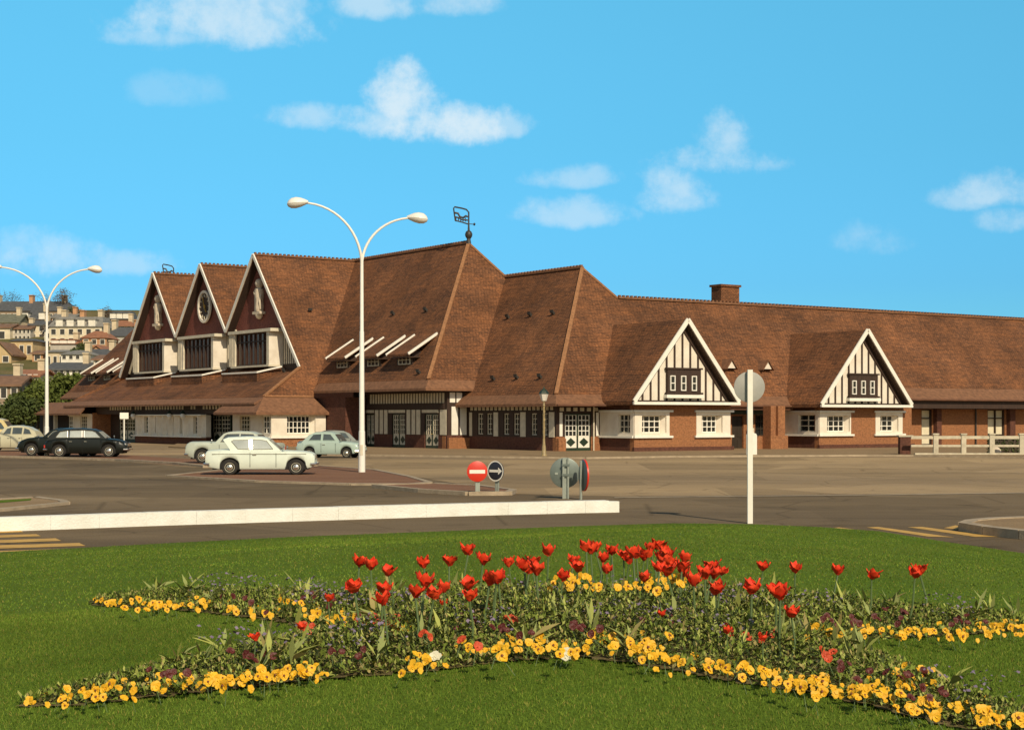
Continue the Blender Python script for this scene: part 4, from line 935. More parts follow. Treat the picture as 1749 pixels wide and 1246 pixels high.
# ------------------------------------------------------------------ cars
def loft(secs):
    """closed body from half sections (lists of (y, z)), mirrored"""
    vs, fs = [], []; n = None
    for (x, pts) in secs:
        full = [(x, -y, z) for (y, z) in pts] + [(x, y, z) for (y, z) in reversed(pts)]; n = len(full); vs += full
    for i in range(len(secs) - 1):
        for k in range(n): fs.append((i * n + k, i * n + (k + 1) % n, (i + 1) * n + (k + 1) % n, (i + 1) * n + k))
    fs += [tuple(range(n)), tuple(range((len(secs) - 1) * n, len(secs) * n))]
    b = MB(); b.add(vs, fs, True); return b
def interp(prof, x):
    for (x0, z0), (x1, z1) in zip(prof[:-1], prof[1:]):
        if x0 <= x <= x1: return z0 + (z1 - z0) * (x - x0) / (x1 - x0)
    return prof[-1][1]
def car(name, label, loc, rz, sp, col, group='parked cars'):
    L, Wd = sp['L'], sp['W']; o = empty(name, loc, rz, label, 'car', group)
    pm = paint(name + '_paint', col); xr, xf, rw_ = sp['xr'], sp['xf'], sp['r']; ar = rw_ + .075
    xs = sorted({0, .02, .06, .14, L - .14, L - .06, L - .02, L, *[round(i * L / 44, 3) for i in range(45)], *[xw + ar * math.cos(t * math.pi / 14) for xw in (xr, xf) for t in range(15)]})
    secs = []
    for x in xs:
        zt = interp(sp['top'], x); zb0 = interp(sp['bot'], x) if 'bot' in sp else .22
        for xw in (xr, xf):
            if abs(x - xw) < ar: zb0 = max(zb0, rw_ + .02 + math.sqrt(max(0, ar * ar - (x - xw) ** 2)))
        e = min(x, L - x); w = Wd / 2 * (1 - sp.get('nose', .10) * max(0, 1 - e / .45) ** 2)
        zb0 = min(zb0, zt - .12); h = zt - zb0; sh = sp.get('shoulder', .97)
        secs.append((x, [(0, zb0), (w * .93, zb0), (w * .985, zb0 + min(.06, h * .2)), (w, zb0 + h * .45), (w * .995, zb0 + h * .70), (w * sh, zt - min(.05, h * .2)), (w * (sh - .09), zt), (w * .4, zt + .025), (0, zt + .03)]))
    body = loft(secs).build('body', pm, o, 40)
    # dark underside and wheel housings
    b = MB(); b.box(.25, L - .25, -Wd / 2 + .10, Wd / 2 - .10, .20, .46); b.build('underbody', M['underbody'], o)
    for xw in (xr, xf):
        b = MB(); b.box(xw - ar - .03, xw + ar + .03, -Wd / 2 + .13, Wd / 2 - .13, .3, rw_ + ar + .05); b.build('wheel_housing', M['underbody'], o)
    # cabin: side outline extruded with sloping sides
    cab = sp['cab']; zbelt = min(z for x, z in cab); ztop = max(z for x, z in cab); hw = Wd / 2 * sp.get('shoulder', .97) - .05; tm = sp.get('tumble', .30)
    def hwz(z): return hw - max(0, z - zbelt) * tm
    n = len(cab); vs = []
    crown = .03
    for (x, z) in cab: vs += [(x, -hwz(z), z), (x, -hwz(z) * .55, z + (crown if z > zbelt + .15 else 0)), (x, hwz(z) * .55, z + (crown if z > zbelt + .15 else 0)), (x, hwz(z), z)]
    fs = []
    for i in range(n):
        j = (i + 1) % n
        for k in range(3): fs.append((i * 4 + k, i * 4 + k + 1, j * 4 + k + 1, j * 4 + k))
    fs += [tuple(i * 4 for i in range(n)), tuple(i * 4 + 3 for i in reversed(range(n)))]
    b = MB(); b.add(vs, fs, True); b.build('cabin', pm, o, 28)
    gm = M[sp.get('glass', 'carglass')]
    for poly in sp['windows']:
        for s in (-1, 1):
            b = MB(); b.prism([(x, s * (hwz(z) + .002), z) for x, z in poly], (0, s * .010, 0))
            w = b.build('window', gm, o)
            f = MB(); pl = poly + [poly[0]]
            for (xa, za_), (xb, zb2) in zip(pl[:-1], pl[1:]): f.bar((xa, s * (hwz(za_) + .010), za_), (xb, s * (hwz(zb2) + .010), zb2), .022, .022)
            f.build('window_trim', M['chrome'] if sp.get('trim', True) else pm, w)
    for key, nm in (('wind', 'windscreen'), ('rear', 'rear_window')):
        (xa, za_), (xb, zb2) = sp[key]; d = Vector((xb - xa, 0, zb2 - za_)); nrm = Vector((d.z, 0, -d.x)).normalized()
        if (key == 'wind') != (nrm.x > 0): nrm = -nrm
        qa, qb = Vector((xa, 0, za_)) + d * .10, Vector((xa, 0, za_)) + d * .88
        b = MB(); wa, wb_ = hwz(qa.z) - .07, hwz(qb.z) - .07; of = nrm * .006
        b.prism([qa + of + Vector((0, -wa, 0)), qa + of + Vector((0, wa, 0)), qb + of + Vector((0, wb_, .01)), qb + of + Vector((0, -wb_, .01))], nrm * .012)
        b.build(nm, gm, o)
    # door shut lines and handles
    for s in (-1, 1):
        for x in sp['doors']:
            zt = interp(sp['top'], x) - .03; b = MB(); b.box(x - .008, x + .008, s * (Wd / 2 - .010), s * (Wd / 2 + .003), .30, zt - .06); b.build('door_seam', M['underbody'], o)
        for x in sp.get('handles', []):
            zt = interp(sp['top'], x); b = MB(); b.box(x - .07, x + .07, s * (Wd / 2 - .02), s * (Wd / 2 + .03), zt - .17, zt - .14); b.build('door_handle', M['chrome'], o)
        if 'strip' in sp:
            z = sp['strip']; b = MB(); b.box(.25, L - .3, s * (Wd / 2 - .03), s * (Wd / 2 + .008), z, z + .022); b.build('trim_strip', M['chrome'], o)
    for x, y_ in ((L + .075, .42), (-.075, .46)):
        b = MB(); b.box(x - .008, x + .008, -.24, .24, y_ - .06, y_ + .06); b.build('number_plate', M['blind'] if x > 0 else M['underbody'], o)
    for s in (-1, 1):
        (xa, za_), _ = sp['wind']; b = MB(); y_ = s * (Wd / 2 + .03); b.tube([(xa + .12, s * (Wd / 2 - .05), za_ + .02), (xa + .10, y_, za_ + .10)], .012, 6); b.lathe([(.01, xa + .07), (.055, xa + .08), (.06, xa + .10), (.02, xa + .13)], (0, y_, za_ + .13), 10, 'x'); b.build('wing_mirror', M['chrome'], o)
        (xa, za_), (xb, zb2) = sp['wind']; b = MB(); b.tube([(xa + .03, s * .30, za_ + .02), (xa - .17 * (xa - xb) + .05, s * .30 - .28, za_ + .22 * (zb2 - za_))], .009, 5); b.build('wiper', M['underbody'], o)
    # wheels
    for xw in (xr, xf):
        for s in (-1, 1):
            yc = s * (Wd / 2 - .13); hw_ = .075
            b = MB(); b.lathe([(rw_ * .62, -hw_ + .01), (rw_ * .9, -hw_), (rw_, -hw_ * .6), (rw_, hw_ * .6), (rw_ * .9, hw_), (rw_ * .62, hw_ - .01)], (xw, yc, rw_), 28, 'y')
            w = b.build('wheel', M['rubber'], o)
            b = MB(); b.lathe([(rw_ * .64, hw_ * .55), (rw_ * .62, hw_ * .9), (rw_ * .40, hw_ * .75), (rw_ * .38, hw_ * 1.1), (rw_ * .22, hw_ * 1.35), (.01, hw_ * 1.45)] if s > 0 else
                              [(rw_ * .64, -hw_ * .55), (rw_ * .62, -hw_ * .9), (rw_ * .40, -hw_ * .75), (rw_ * .38, -hw_ * 1.1), (rw_ * .22, -hw_ * 1.35), (.01, -hw_ * 1.45)], (xw, yc, rw_), 24, 'y')
            rim = b.build('rim', M['hub'], w)
            b = MB(); b.lathe([(rw_ * .36, s * hw_ * 1.12), (rw_ * .24, s * hw_ * 1.42), (.01, s * hw_ * 1.55)], (xw, yc, rw_), 18, 'y'); b.build('hub_cap', M['chrome'], rim)
    # bumpers, lamps
    for x, s in ((-.06, -1), (L + .06, 1)):
        b = MB(); zb_ = sp.get('bump', .42); w = Wd / 2 - .04
        b.tube([(x - s * .22, -w - .02, zb_), (x - s * .04, -w + .06, zb_), (x, -w * .6, zb_), (x, w * .6, zb_), (x - s * .04, w - .06, zb_), (x - s * .22, w + .02, zb_)], .05, 8)
        b.build('bumper', M['chrome'], o)
    for s in (-1, 1):
        zf = sp['lamp'][1]; b = MB(); b.lathe([(.10, -.05), (.105, .0), (.085, .03), (.01, .05)], (L + sp['lamp'][0], s * (Wd / 2 - .22), zf), 18, 'x'); h = b.build('headlight', M['chrome'], o)
        b = MB(); b.lathe([(.08, .02), (.05, .05), (.01, .06)], (L + sp['lamp'][0], s * (Wd / 2 - .22), zf), 16, 'x'); b.build('lens', M['lampglass'], h)
        b = MB(); b.box(-.015, .05, s * (Wd / 2 - .26), s * (Wd / 2 - .10), interp(sp['top'], .02) - .24, interp(sp['top'], .02) - .08); b.build('tail_light', M['tail'], o)
    b = MB(); b.box(L - .01, L + .012, -.36, .36, sp['lamp'][1] - .09, sp['lamp'][1] + .05); b.build('grille', M['chrome'], o)
    return o
anglia = dict(L=3.95, W=1.50, xr=.88, xf=3.28, r=.29, top=[(0, .84), (.06, .92), (.5, .96), (1.4, .945), (2.6, .93), (3.4, .90), (3.75, .86), (3.9, .80), (3.95, .70)],
    bot=[(0, .42), (.12, .30), (.5, .22), (3.5, .22), (3.8, .28), (3.95, .40)], shoulder=.97,
    cab=[(.92, .92), (.62, 1.36), (.80, 1.435), (1.5, 1.465), (2.0, 1.45), (2.22, 1.40), (2.74, .92)],
    windows=[[(1.18, 1.00), (.93, 1.30), (1.00, 1.345), (1.58, 1.35), (1.60, .99)], [(1.69, .99), (1.67, 1.355), (2.02, 1.35), (2.20, 1.31), (2.44, 1.00)]],
    wind=((2.74, .92), (2.22, 1.40)), rear=((.92, .92), (.62, 1.36)), doors=[1.62, 2.56], handles=[1.78], lamp=(-.06, .70), strip=.80, glass='carglass_pale')
def carloc(px, py, z=0.0): return gnd(px, py, z)
pr = carloc(355, 809.5, .05)
car('saloon_car', 'white small saloon with reverse raked rear window parked beside the tall lamp', pr, R(3), anglia, (.66, .72, .62)).scale = (1, 1, .94)
p404 = dict(L=4.40, W=1.64, xr=.95, xf=3.60, r=.32, top=[(0, .80), (.05, .92), (1.0, .94), (2.8, .96), (3.6, .99), (4.2, .98), (4.36, .88), (4.40, .72)],
    bot=[(0, .42), (.15, .30), (.5, .22), (4.0, .24), (4.25, .32), (4.40, .42)],
    cab=[(.72, .92), (1.08, 1.36), (1.35, 1.45), (2.0, 1.475), (2.45, 1.43), (2.62, 1.37), (3.02, .94)],
    windows=[[(1.02, 1.0), (1.22, 1.35), (1.80, 1.37), (1.82, 1.0)], [(1.90, 1.0), (1.88, 1.37), (2.44, 1.36), (2.56, 1.30), (2.74, 1.0)]],
    wind=((3.02, .94), (2.62, 1.37)), rear=((.72, .92), (1.08, 1.36)), doors=[1.0, 1.86, 2.78], handles=[1.1, 2.0], lamp=(-.04, .74))
q = carloc(318, 791.5); car('saloon_car', 'pale grey green saloon facing left half hidden behind the white saloon', q + Vector((4.3, .9, 0)), R(176), p404, (.46, .50, .42))
fiat = dict(L=3.45, W=1.44, xr=.72, xf=2.78, r=.26, top=[(0, .66), (.06, .76), (.6, .82), (1.0, .86), (2.2, .86), (2.9, .82), (3.3, .76), (3.42, .66), (3.45, .56)],
    bot=[(0, .38), (.12, .27), (.4, .20), (3.0, .20), (3.3, .27), (3.45, .38)],
    cab=[(.26, .78), (.66, 1.20), (.95, 1.33), (1.5, 1.36), (1.9, 1.33), (2.04, 1.28), (2.42, .83)],
    windows=[[(.66, .92), (.90, 1.23), (1.36, 1.26), (1.36, .92)], [(1.46, .92), (1.46, 1.26), (1.86, 1.24), (2.16, .92)]],
    wind=((2.42, .83), (2.04, 1.28)), rear=((.26, .78), (.66, 1.20)), doors=[1.40, 2.2], handles=[1.56], lamp=(-.05, .60), bump=.36, trim=False)
q = carloc(518, 781); car('hatchback_car', 'small pale blue green car facing right near the station wall', q + Vector((-.15, .2, 0)), R(-14), fiat, (.40, .50, .44))
q = carloc(507, 777); car('hatchback_car', 'grey car nosing out from behind the small blue green one', q + Vector((3.05, 3.4, 0)), R(205), fiat, (.20, .22, .20))
# dark cars at the left
bsp = dict(L=4.35, W=1.60, xr=.80, xf=3.42, r=.33, top=[(0, .70), (.08, .86), (.5, .97), (1.2, 1.0), (2.6, 1.0), (3.2, .98), (3.9, .90), (4.2, .78), (4.35, .60)],
    bot=[(0, .40), (.15, .28), (.5, .22), (3.9, .22), (4.2, .30), (4.35, .42)], shoulder=.96, nose=.16,
    cab=[(.12, .92), (.30, 1.18), (.62, 1.40), (1.1, 1.50), (1.8, 1.53), (2.5, 1.48), (2.78, 1.40), (3.28, .97)],
    windows=[[(.62, 1.06), (.82, 1.34), (1.22, 1.40), (1.24, 1.06)], [(1.34, 1.06), (1.34, 1.41), (1.98, 1.42), (2.0, 1.06)], [(2.10, 1.06), (2.08, 1.42), (2.52, 1.39), (2.68, 1.33), (2.96, 1.06)]],
    wind=((3.28, .97), (2.78, 1.40)), rear=((.12, .92), (.62, 1.40)), doors=[1.3, 2.05, 2.98], handles=[1.42, 2.2], lamp=(-.10, .68), glass='carglass_pale')
q = carloc(95, 780.5); car('estate_car', 'black rounded car facing right in front of the left lamp', q + Vector((-.58, .5, .0)), R(2), bsp, (.006, .008, .006))
ds = dict(L=4.6, W=1.70, xr=.85, xf=3.75, r=.34, top=[(0, .66), (.1, .82), (.6, .95), (1.6, 1.0), (2.9, 1.02), (3.5, 1.03), (4.0, .98), (4.35, .86), (4.55, .68), (4.6, .55)],
    bot=[(0, .40), (.15, .28), (.5, .22), (4.2, .24), (4.45, .32), (4.6, .45)], nose=.20, shoulder=.95,
    cab=[(.3, .90), (.8, 1.28), (1.3, 1.46), (1.9, 1.52), (2.5, 1.48), (2.75, 1.40), (3.2, .99)],
    windows=[[(1.0, 1.06), (1.15, 1.34), (1.78, 1.40), (1.80, 1.06)], [(1.90, 1.06), (1.88, 1.41), (2.45, 1.39), (2.6, 1.33), (2.86, 1.06)]],
    wind=((3.2, .99), (2.75, 1.40)), rear=((.3, .90), (.8, 1.28)), doors=[1.0, 1.85, 2.9], handles=[2.0], lamp=(-.12, .70))
q = carloc(33, 779.5); car('saloon_car', 'black saloon facing left with round front wing behind the left lamp', q + Vector((4.15, 1.5, 0)), R(176), ds, (.007, .010, .007))
cv = dict(L=3.85, W=1.48, xr=.62, xf=3.08, r=.31, top=[(0, .62), (.08, .84), (.4, .96), (1.2, 1.0), (2.4, 1.0), (3.0, .97), (3.5, .88), (3.75, .74), (3.85, .58)],
    bot=[(0, .40), (.15, .30), (.5, .24), (3.4, .24), (3.7, .30), (3.85, .42)], nose=.18, shoulder=.94,
    cab=[(.1, .92), (.32, 1.25), (.75, 1.50), (1.3, 1.60), (1.9, 1.58), (2.25, 1.47), (2.62, .98)],
    windows=[[(.48, 1.08), (.66, 1.36), (.98, 1.47), (1.02, 1.08)], [(1.10, 1.08), (1.08, 1.49), (1.70, 1.50), (1.72, 1.08)], [(1.80, 1.08), (1.78, 1.50), (2.06, 1.43), (2.30, 1.08)]],
    wind=((2.62, .98), (2.25, 1.47)), rear=((.1, .92), (.75, 1.50)), doors=[1.06, 1.76, 2.4], handles=[1.2, 1.9], lamp=(-.05, .86), trim=False)
q = carloc(66, 771); car('saloon_car', 'cream car with tall rounded roof at the left edge facing left', q + Vector((-.05, 1.0, 0)), R(178), cv, (.50, .47, .33))
van = dict(L=4.2, W=1.75, xr=.8, xf=3.3, r=.33, top=[(0, 1.1), (.05, 1.15), (3.2, 1.15), (3.9, 1.05), (4.1, .9), (4.2, .65)],
    bot=[(0, .42), (.15, .32), (.5, .28), (3.8, .28), (4.2, .45)], tumble=.12, shoulder=.99,
    cab=[(.04, 1.1), (.10, 1.85), (.4, 2.0), (2.6, 2.02), (2.95, 1.92), (3.5, 1.12)],
    windows=[[(2.2, 1.25), (2.2, 1.75), (2.8, 1.74), (3.15, 1.25)]], wind=((3.5, 1.12), (2.95, 1.92)), rear=((.04, 1.1), (.10, 1.85)), doors=[2.1, 3.2], handles=[2.2], lamp=(-.05, .75), trim=False)
q = gnd(26, 763); car('delivery_van', 'yellowish van roof showing beyond the cream car at the left edge', q + Vector((-4.3, 2, 0)), R(3), van, (.62, .50, .24))

# ------------------------------------------------------------------ the hillside town
def hill_h(X, Y):
    py = 702 - np.clip((Y - 165) / 215, 0, 1.15) * 152
    z = 2.17 + (HY - py) * Y / F_PX
    z = np.where(Y > 412, 2.17 + (HY - (702 - 1.15 * 152)) * 412 / F_PX + (Y - 412) * .01, z)
    s = np.clip((Y - 150) / 25, 0, 1); s = s * s * (3 - 2 * s)
    ax = X / np.maximum(Y, 1)
    fade = 1 - np.clip((ax + .22) / .20, 0, 1) * .72         # lower behind the station
    return z * s * fade
nx, ny = 110, 60
Xg = np.linspace(-520, 420, nx); Yg = np.linspace(150, 900, ny)
vs = [(x, y, float(hill_h(x, y)) - .05 + (0 if y > 151 else -.5)) for y in Yg for x in Xg]
fs = [(j * nx + i, j * nx + i + 1, (j + 1) * nx + i + 1, (j + 1) * nx + i) for j in range(ny - 1) for i in range(nx - 1)]
b = MB(); b.add(vs, fs, True); tag(b.build('hill', M['earth'], sharp=80), kind='structure')
HM = {k: mat('house_' + k, c, .9, .16, 1.2) for k, c in dict(cream=(.66, .57, .41), ochre=(.52, .38, .20), white=(.72, .67, .57), brown=(.30, .22, .15), orange=(.46, .25, .13), grey=(.44, .40, .34), buff=(.57, .46, .31)).items()}
RM = {k: mat('houseroof_' + k, c, .8, .3, 1.5) for k, c in dict(slate=(.085, .088, .092), grey=(.20, .19, .17), red=(.29, .125, .065), green=(.14, .14, .10), brown=(.20, .11, .065)).items()}
M['hpane'] = mat('far_window', (.05, .045, .04), .3, .3, 2)
def house(label, px0, px1, pbase, peave, pridge, wm, rm, kind='gable', Y=None, rows=2, cols=4, depth=9, rz=0, chim=1, dorm=0, name='hillside_house', hipw=.25):
    if Y is None: Y = 165 + (702 - pbase) / 152 * 215
    c = at((px0 + px1) / 2, HY, Y); W = (px1 - px0) / F_PX * Y; zb_ = 2.17 + (HY - pbase) * Y / F_PX - .4
    h = (pbase - peave) / F_PX * Y + .4; rh = max(.5, (peave - pridge) / F_PX * Y)
    o = empty(name, (c.x, Y, zb_), R(rz), label, 'house'); w = W / 2; d = depth
    b = MB(); b.box(-w, w, 0, d, -8, h); b.build('wall', HM[wm], o)
    r = MB(); e = .35
    if kind == 'gable': r.slab([(-w - e, -e, h - .05), (w + e, -e, h - .05), (w + e, d / 2, h + rh), (-w - e, d / 2, h + rh)], .25); r.slab([(-w - e, d + e, h - .05), (w + e, d + e, h - .05), (w + e, d / 2, h + rh), (-w - e, d / 2, h + rh)], .25); \
        r.prism([(-w + .02, 0, h - .02), (-w + .02, d, h - .02), (-w + .02, d / 2, h + rh - .3)], (.3, 0, 0)); r.prism([(w - .02, 0, h - .02), (w - .02, d, h - .02), (w - .02, d / 2, h + rh - .3)], (-.3, 0, 0))
    elif kind == 'front': # gable towards the viewer
        r.slab([(0, -e, h + rh), (0, d, h + rh), (-w - e, d, h - .1), (-w - e, -e, h - .1)], .3); r.slab([(0, -e, h + rh), (0, d, h + rh), (w + e, d, h - .1), (w + e, -e, h - .1)], .3)
    else:
        q = w * (1 - hipw * 2) if kind == 'hip' else w * .86; dd = d / 2 if kind == 'hip' else d * .3
        r.add([(-w - e, -e, h), (w + e, -e, h), (w + e, d + e, h), (-w - e, d + e, h), (-q, dd, h + rh), (q, dd, h + rh), (q, d - dd + .01, h + rh), (-q, d - dd + .01, h + rh)],
              [(0, 1, 5, 4), (1, 2, 6, 5), (2, 3, 7, 6), (3, 0, 4, 7), (4, 5, 6, 7), (3, 2, 1, 0)])
    ro = r.build('roof', RM[rm], o)
    if kind == 'front':
        g = MB(); g.prism([(-w + .1, -.02, h - .1), (w - .1, -.02, h - .1), (0, -.02, h + rh - .45)], (0, .3, 0)); g.build('gable', HM[wm], o)
    for i in range(chim):
        x = -w * .7 + i * (1.4 * w / max(1, chim - 1)) if chim > 1 else w * .55
        m = MB(); m.box(x - .45, x + .45, d * .4, d * .55, h + rh * .4, h + rh + 1.3); m.box(x - .52, x + .52, d * .38, d * .57, h + rh + 1.3, h + rh + 1.5); m.build('chimney', HM['orange'] if i % 2 else HM['buff'], ro)
    for k in range(dorm):
        x = -w * .62 + k * 1.24 * w / max(1, dorm - 1); hh = min(rh * .55, 1.7)
        m = MB(); m.box(x - .7, x + .7, -.05, d * .35, h + .1, h + .2 + hh); dm = m.build('dormer', HM['white'], ro)
        m = MB(); m.box(x - .85, x + .85, -.15, d * .35, h + .2 + hh, h + .4 + hh); m.build('dormer_roof', RM[rm], dm)
    for j in range(rows):
        for i in range(cols):
            x = -w + (i + .5) * 2 * w / cols; z = .9 + j * (h - .6) / max(rows, 1); ww = min(.55, w / cols * .5); hh = min(1.5, (h - .6) / max(rows, 1) * .58)
            m = MB(); m.box(x - ww - .1, x + ww + .1, -.06, -.003, z - .1, z + hh + .1); f = m.build('window', HM['white'], o)
            m = MB(); m.box(x - ww, x + ww, -.075, -.061, z, z + hh); m.build('pane', M['hpane'], f)
    return o
house('very long house with dark slate roof on the hilltop', -40, 122, 549, 531, 511, 'brown', 'slate', 'hip', Y=395, rows=1, cols=16, depth=14, chim=3, hipw=.13)
house('dark slate house with two white dormers below the hilltop roof', 34, 80, 556, 546, 527, 'orange', 'slate', 'hip', Y=370, rows=1, cols=4, dorm=2, chim=1)
house('narrow green grey roofed house at the left edge below the hilltop', -8, 32, 566, 549, 534, 'buff', 'green', 'gable', Y=362, rows=1, cols=3, chim=1)
house('plain cream house front left of the lamp on the hill', 50, 78, 583, 553, 545, 'cream', 'slate', 'gable', Y=345, rows=2, cols=2, chim=1)
house('small yellowish house at the left edge of the hillside', -10, 17, 582, 558, 551, 'cream', 'brown', 'gable', Y=340, rows=1, cols=1, chim=0)
house('grey brown terrace behind the ochre house on the hill', 17, 52, 584, 560, 553, 'grey', 'brown', 'gable', Y=342, rows=2, cols=5, chim=1)
house('large cream block with mansard roof right of the lamp', 84, 174, 606, 558, 539, 'cream', 'grey', 'mansard', Y=322, rows=3, cols=6, depth=12, chim=3, dorm=4)
house('tall ochre house with dark flat eaves left of the lamp', 18, 56, 634, 582, 577, 'ochre', 'slate', 'mansard', Y=290, rows=2, cols=3, chim=0)
house('gabled ochre house with white window at the left edge', -18, 19, 640, 604, 583, 'ochre', 'brown', 'front', Y=282, rows=2, cols=2, chim=0)
house('small orange house between the ochre house and the lamp', 55, 73, 636, 602, 596, 'orange', 'brown', 'gable', Y=285, rows=2, cols=1, chim=0)
house('small grey attic house with three white bays above a cream wall', 86, 130, 604, 587, 579, 'grey', 'red', 'mansard', Y=296, rows=0, cols=3, chim=1, dorm=3)
house('cream wall house with low slate roof right of the lamp', 78, 132, 628, 601, 599, 'buff', 'grey', 'mansard', Y=280, rows=1, cols=5, chim=0)
house('red tiled house on the hill beside the cream mansard block', 140, 182, 592, 577, 563, 'orange', 'red', 'hip', Y=300, rows=1, cols=3, chim=1)
house('little orange house with bright red roof low on the hill', 152, 178, 606, 598, 588, 'orange', 'red', 'front', Y=288, rows=1, cols=1, chim=0)
house('dark slate sided block beside the station roof', 176, 232, 600, 574, 556, 'grey', 'slate', 'hip', Y=318, rows=1, cols=4, depth=12, chim=2)
house('slate house with three white dormers on the right of the hill', 186, 222, 556, 545, 530, 'brown', 'slate', 'mansard', Y=378, rows=0, cols=3, chim=0, dorm=3)
house('red brown roofed house below the three white dormers', 182, 226, 566, 557, 545, 'buff', 'red', 'hip', Y=356, rows=1, cols=4, chim=1)
house('low slate roofed house with white walls above the green trees', 80, 152, 645, 629, 617, 'white', 'slate', 'gable', Y=250, rows=1, cols=7, chim=1)
house('small slate roofed house tucked behind the station dormers', 146, 192, 622, 607, 594, 'grey', 'slate', 'gable', Y=275, rows=1, cols=3, chim=1)
house('brown wooden shed at the foot of the hill by the left edge', -20, 33, 716, 655, 640, 'brown', 'brown', 'gable', Y=172, rows=2, cols=3, depth=6, chim=0)

house('pale cream row house low on the hill left of the green trees', -20, 24, 668, 648, 638, 'cream', 'slate', 'gable', Y=215, rows=2, cols=5, chim=1)
house('buff house with red roof just above the left green tree', 26, 66, 660, 640, 629, 'buff', 'red', 'gable', Y=228, rows=2, cols=4, chim=1)
house('white house with grey hipped roof in the middle of the hillside', 104, 150, 618, 605, 596, 'white', 'grey', 'hip', Y=268, rows=1, cols=4, chim=1)
house('cream house peeping between the red roof and the slate block', 160, 206, 632, 612, 604, 'cream', 'brown', 'gable', Y=250, rows=1, cols=4, chim=1)
house('narrow pale house left of the cream mansard block', 76, 92, 594, 566, 556, 'white', 'slate', 'front', Y=330, rows=2, cols=1, chim=0)
house('orange brown house under the hilltop slate roof at right', 88, 126, 556, 541, 533, 'orange', 'grey', 'gable', Y=372, rows=1, cols=4, chim=2)
# ------------------------------------------------------------------ trees
def leaf_mat(name, c, c2): return mat(name, c, .75, .3, .7, col2=c2, spec=.2)
M['leaf'] = leaf_mat('spring_leaf', (.065, .090, .016), (.125, .145, .030))
M['leaf_dark'] = leaf_mat('dark_leaf', (.040, .060, .016), (.085, .105, .028))
M['twig'] = leaf_mat('bare_twigs', (.10, .07, .055), (.16, .12, .09))
M['bark'] = mat('bark', (.07, .05, .035), .9, .3, 3)
def leaf_faces(b, centers, size, r):
    for c in centers:
        n = r.normal(size=3); n /= np.linalg.norm(n); t = np.cross(n, r.normal(size=3)); t /= np.linalg.norm(t); bt = np.cross(n, t); s = size * r.uniform(.6, 1.4)
        p = [c + t * s, c + bt * s * .55, c - t * s, c - bt * s * .55]; b.add([tuple(q) for q in p], [(0, 1, 2, 3)])
def tree(label, px, pbase, ptop, W, Y, m, n=2600, size=.16, cat='tree', name='broadleaf_tree', nb=11, seed=0, group=None, zb_=None, bare=False):
    r = np.random.default_rng(seed + 5); c = at(px, HY, Y); zb_ = (2.17 + (HY - pbase) * Y / F_PX) if zb_ is None else zb_; H = (pbase - ptop) / F_PX * Y
    o = empty(name, (c.x, Y, zb_), 0, label, cat, group)
    t = MB(); top = np.array([r.uniform(-.3, .3), r.uniform(-.3, .3), H * .62]); t.tube([(0, 0, -.6), tuple(top * .35), tuple(top)], [H * .032, H * .024, H * .01], 8)
    clumps = []
    for k in range(nb):
        a = 2 * math.pi * k / nb + r.uniform(-.4, .4); rad = W * r.uniform(.12, .40); z = H * r.uniform(.28, .84) * (1 - .2 * rad / W)
        q = np.array([rad * math.cos(a), rad * math.sin(a), z]); clumps.append((q, W * r.uniform(.15, .27))); base = top * r.uniform(.3, .9)
        t.tube([tuple(base), tuple((base + q) / 2 + np.array([0, 0, .1 * H * .3])), tuple(q)], [H * .012, H * .008, H * .003], 6)
        if bare:
            for _ in range(7):
                e = q + r.normal(size=3) * W * .16; t.tube([tuple(q), tuple((q + e) / 2 + r.normal(size=3) * .1), tuple(e)], [H * .004, H * .003, H * .0015], 4)
    clumps.append((np.array([0, 0, H * .84]), W * .2)); t.build('trunk', M['bark'], o)
    b = MB(); pts = []
    for q, rr in clumps:
        m_ = int(n / len(clumps)); d = r.normal(size=(m_, 3)); d /= np.linalg.norm(d, axis=1)[:, None]; d *= (rr * r.uniform(.25, 1.08, size=m_) ** .6)[:, None]; d[:, 2] *= .8; pts.append(q + d)
    leaf_faces(b, np.concatenate(pts), size, r); b.build('crown', m, o)
    return o
tree('large green tree behind the left lamp beside the station', 106, 727, 640, 6.6, 165, M['leaf'], 5200, .24, seed=1)
tree('green tree just left of the left lamp post', 64, 727, 655, 6.2, 160, M['leaf'], 4200, .22, seed=2)
tree('darker leafy tree at the left behind the cream car', 28, 727, 680, 5.0, 150, M['leaf_dark'], 2600, .2, seed=3)
tree('low dark bush between the station end and the lamp', 132, 735, 662, 5.2, 172, M['leaf_dark'], 3000, .22, seed=4)
tree('round bare tree with pinkish twigs on the hilltop ridge', 108, 530, 490, 5.5, 400, M['twig'], 900, .14, name='bare_tree', seed=5, bare=True)
tree('faint bare tree above the long slate roof left of the lamp', 22, 530, 496, 8, 415, M['twig'], 500, .12, name='bare_tree', seed=6, bare=True)
tree('thin bare tree above the slate roof beside the lamp fork', 78, 530, 497, 6, 412, M['twig'], 350, .12, name='bare_tree', seed=7, bare=True)
tree('greyish bare bush on the skyline left of the white dormers', 182, 548, 524, 5.5, 385, M['twig'], 900, .15, name='bare_tree', seed=8, bare=True)
tree('small olive tree at the end of the long slate roof', 128, 545, 520, 3.4, 396, M['leaf_dark'], 500, .15, seed=9)
tree('olive brown tree on the slope beside the mansard block', 86, 590, 548, 5.5, 335, M['twig'], 1200, .17, seed=10)
tree('dark shrub tree under the red tiled house on the hill', 138, 618, 585, 4.0, 278, M['leaf_dark'], 1000, .16, seed=11)
hd = empty('box_hedge', gnd(1722, 776, .05) + Vector((0, .8, 0)), 0, 'low dark green hedge behind the right end of the fence', 'hedge')
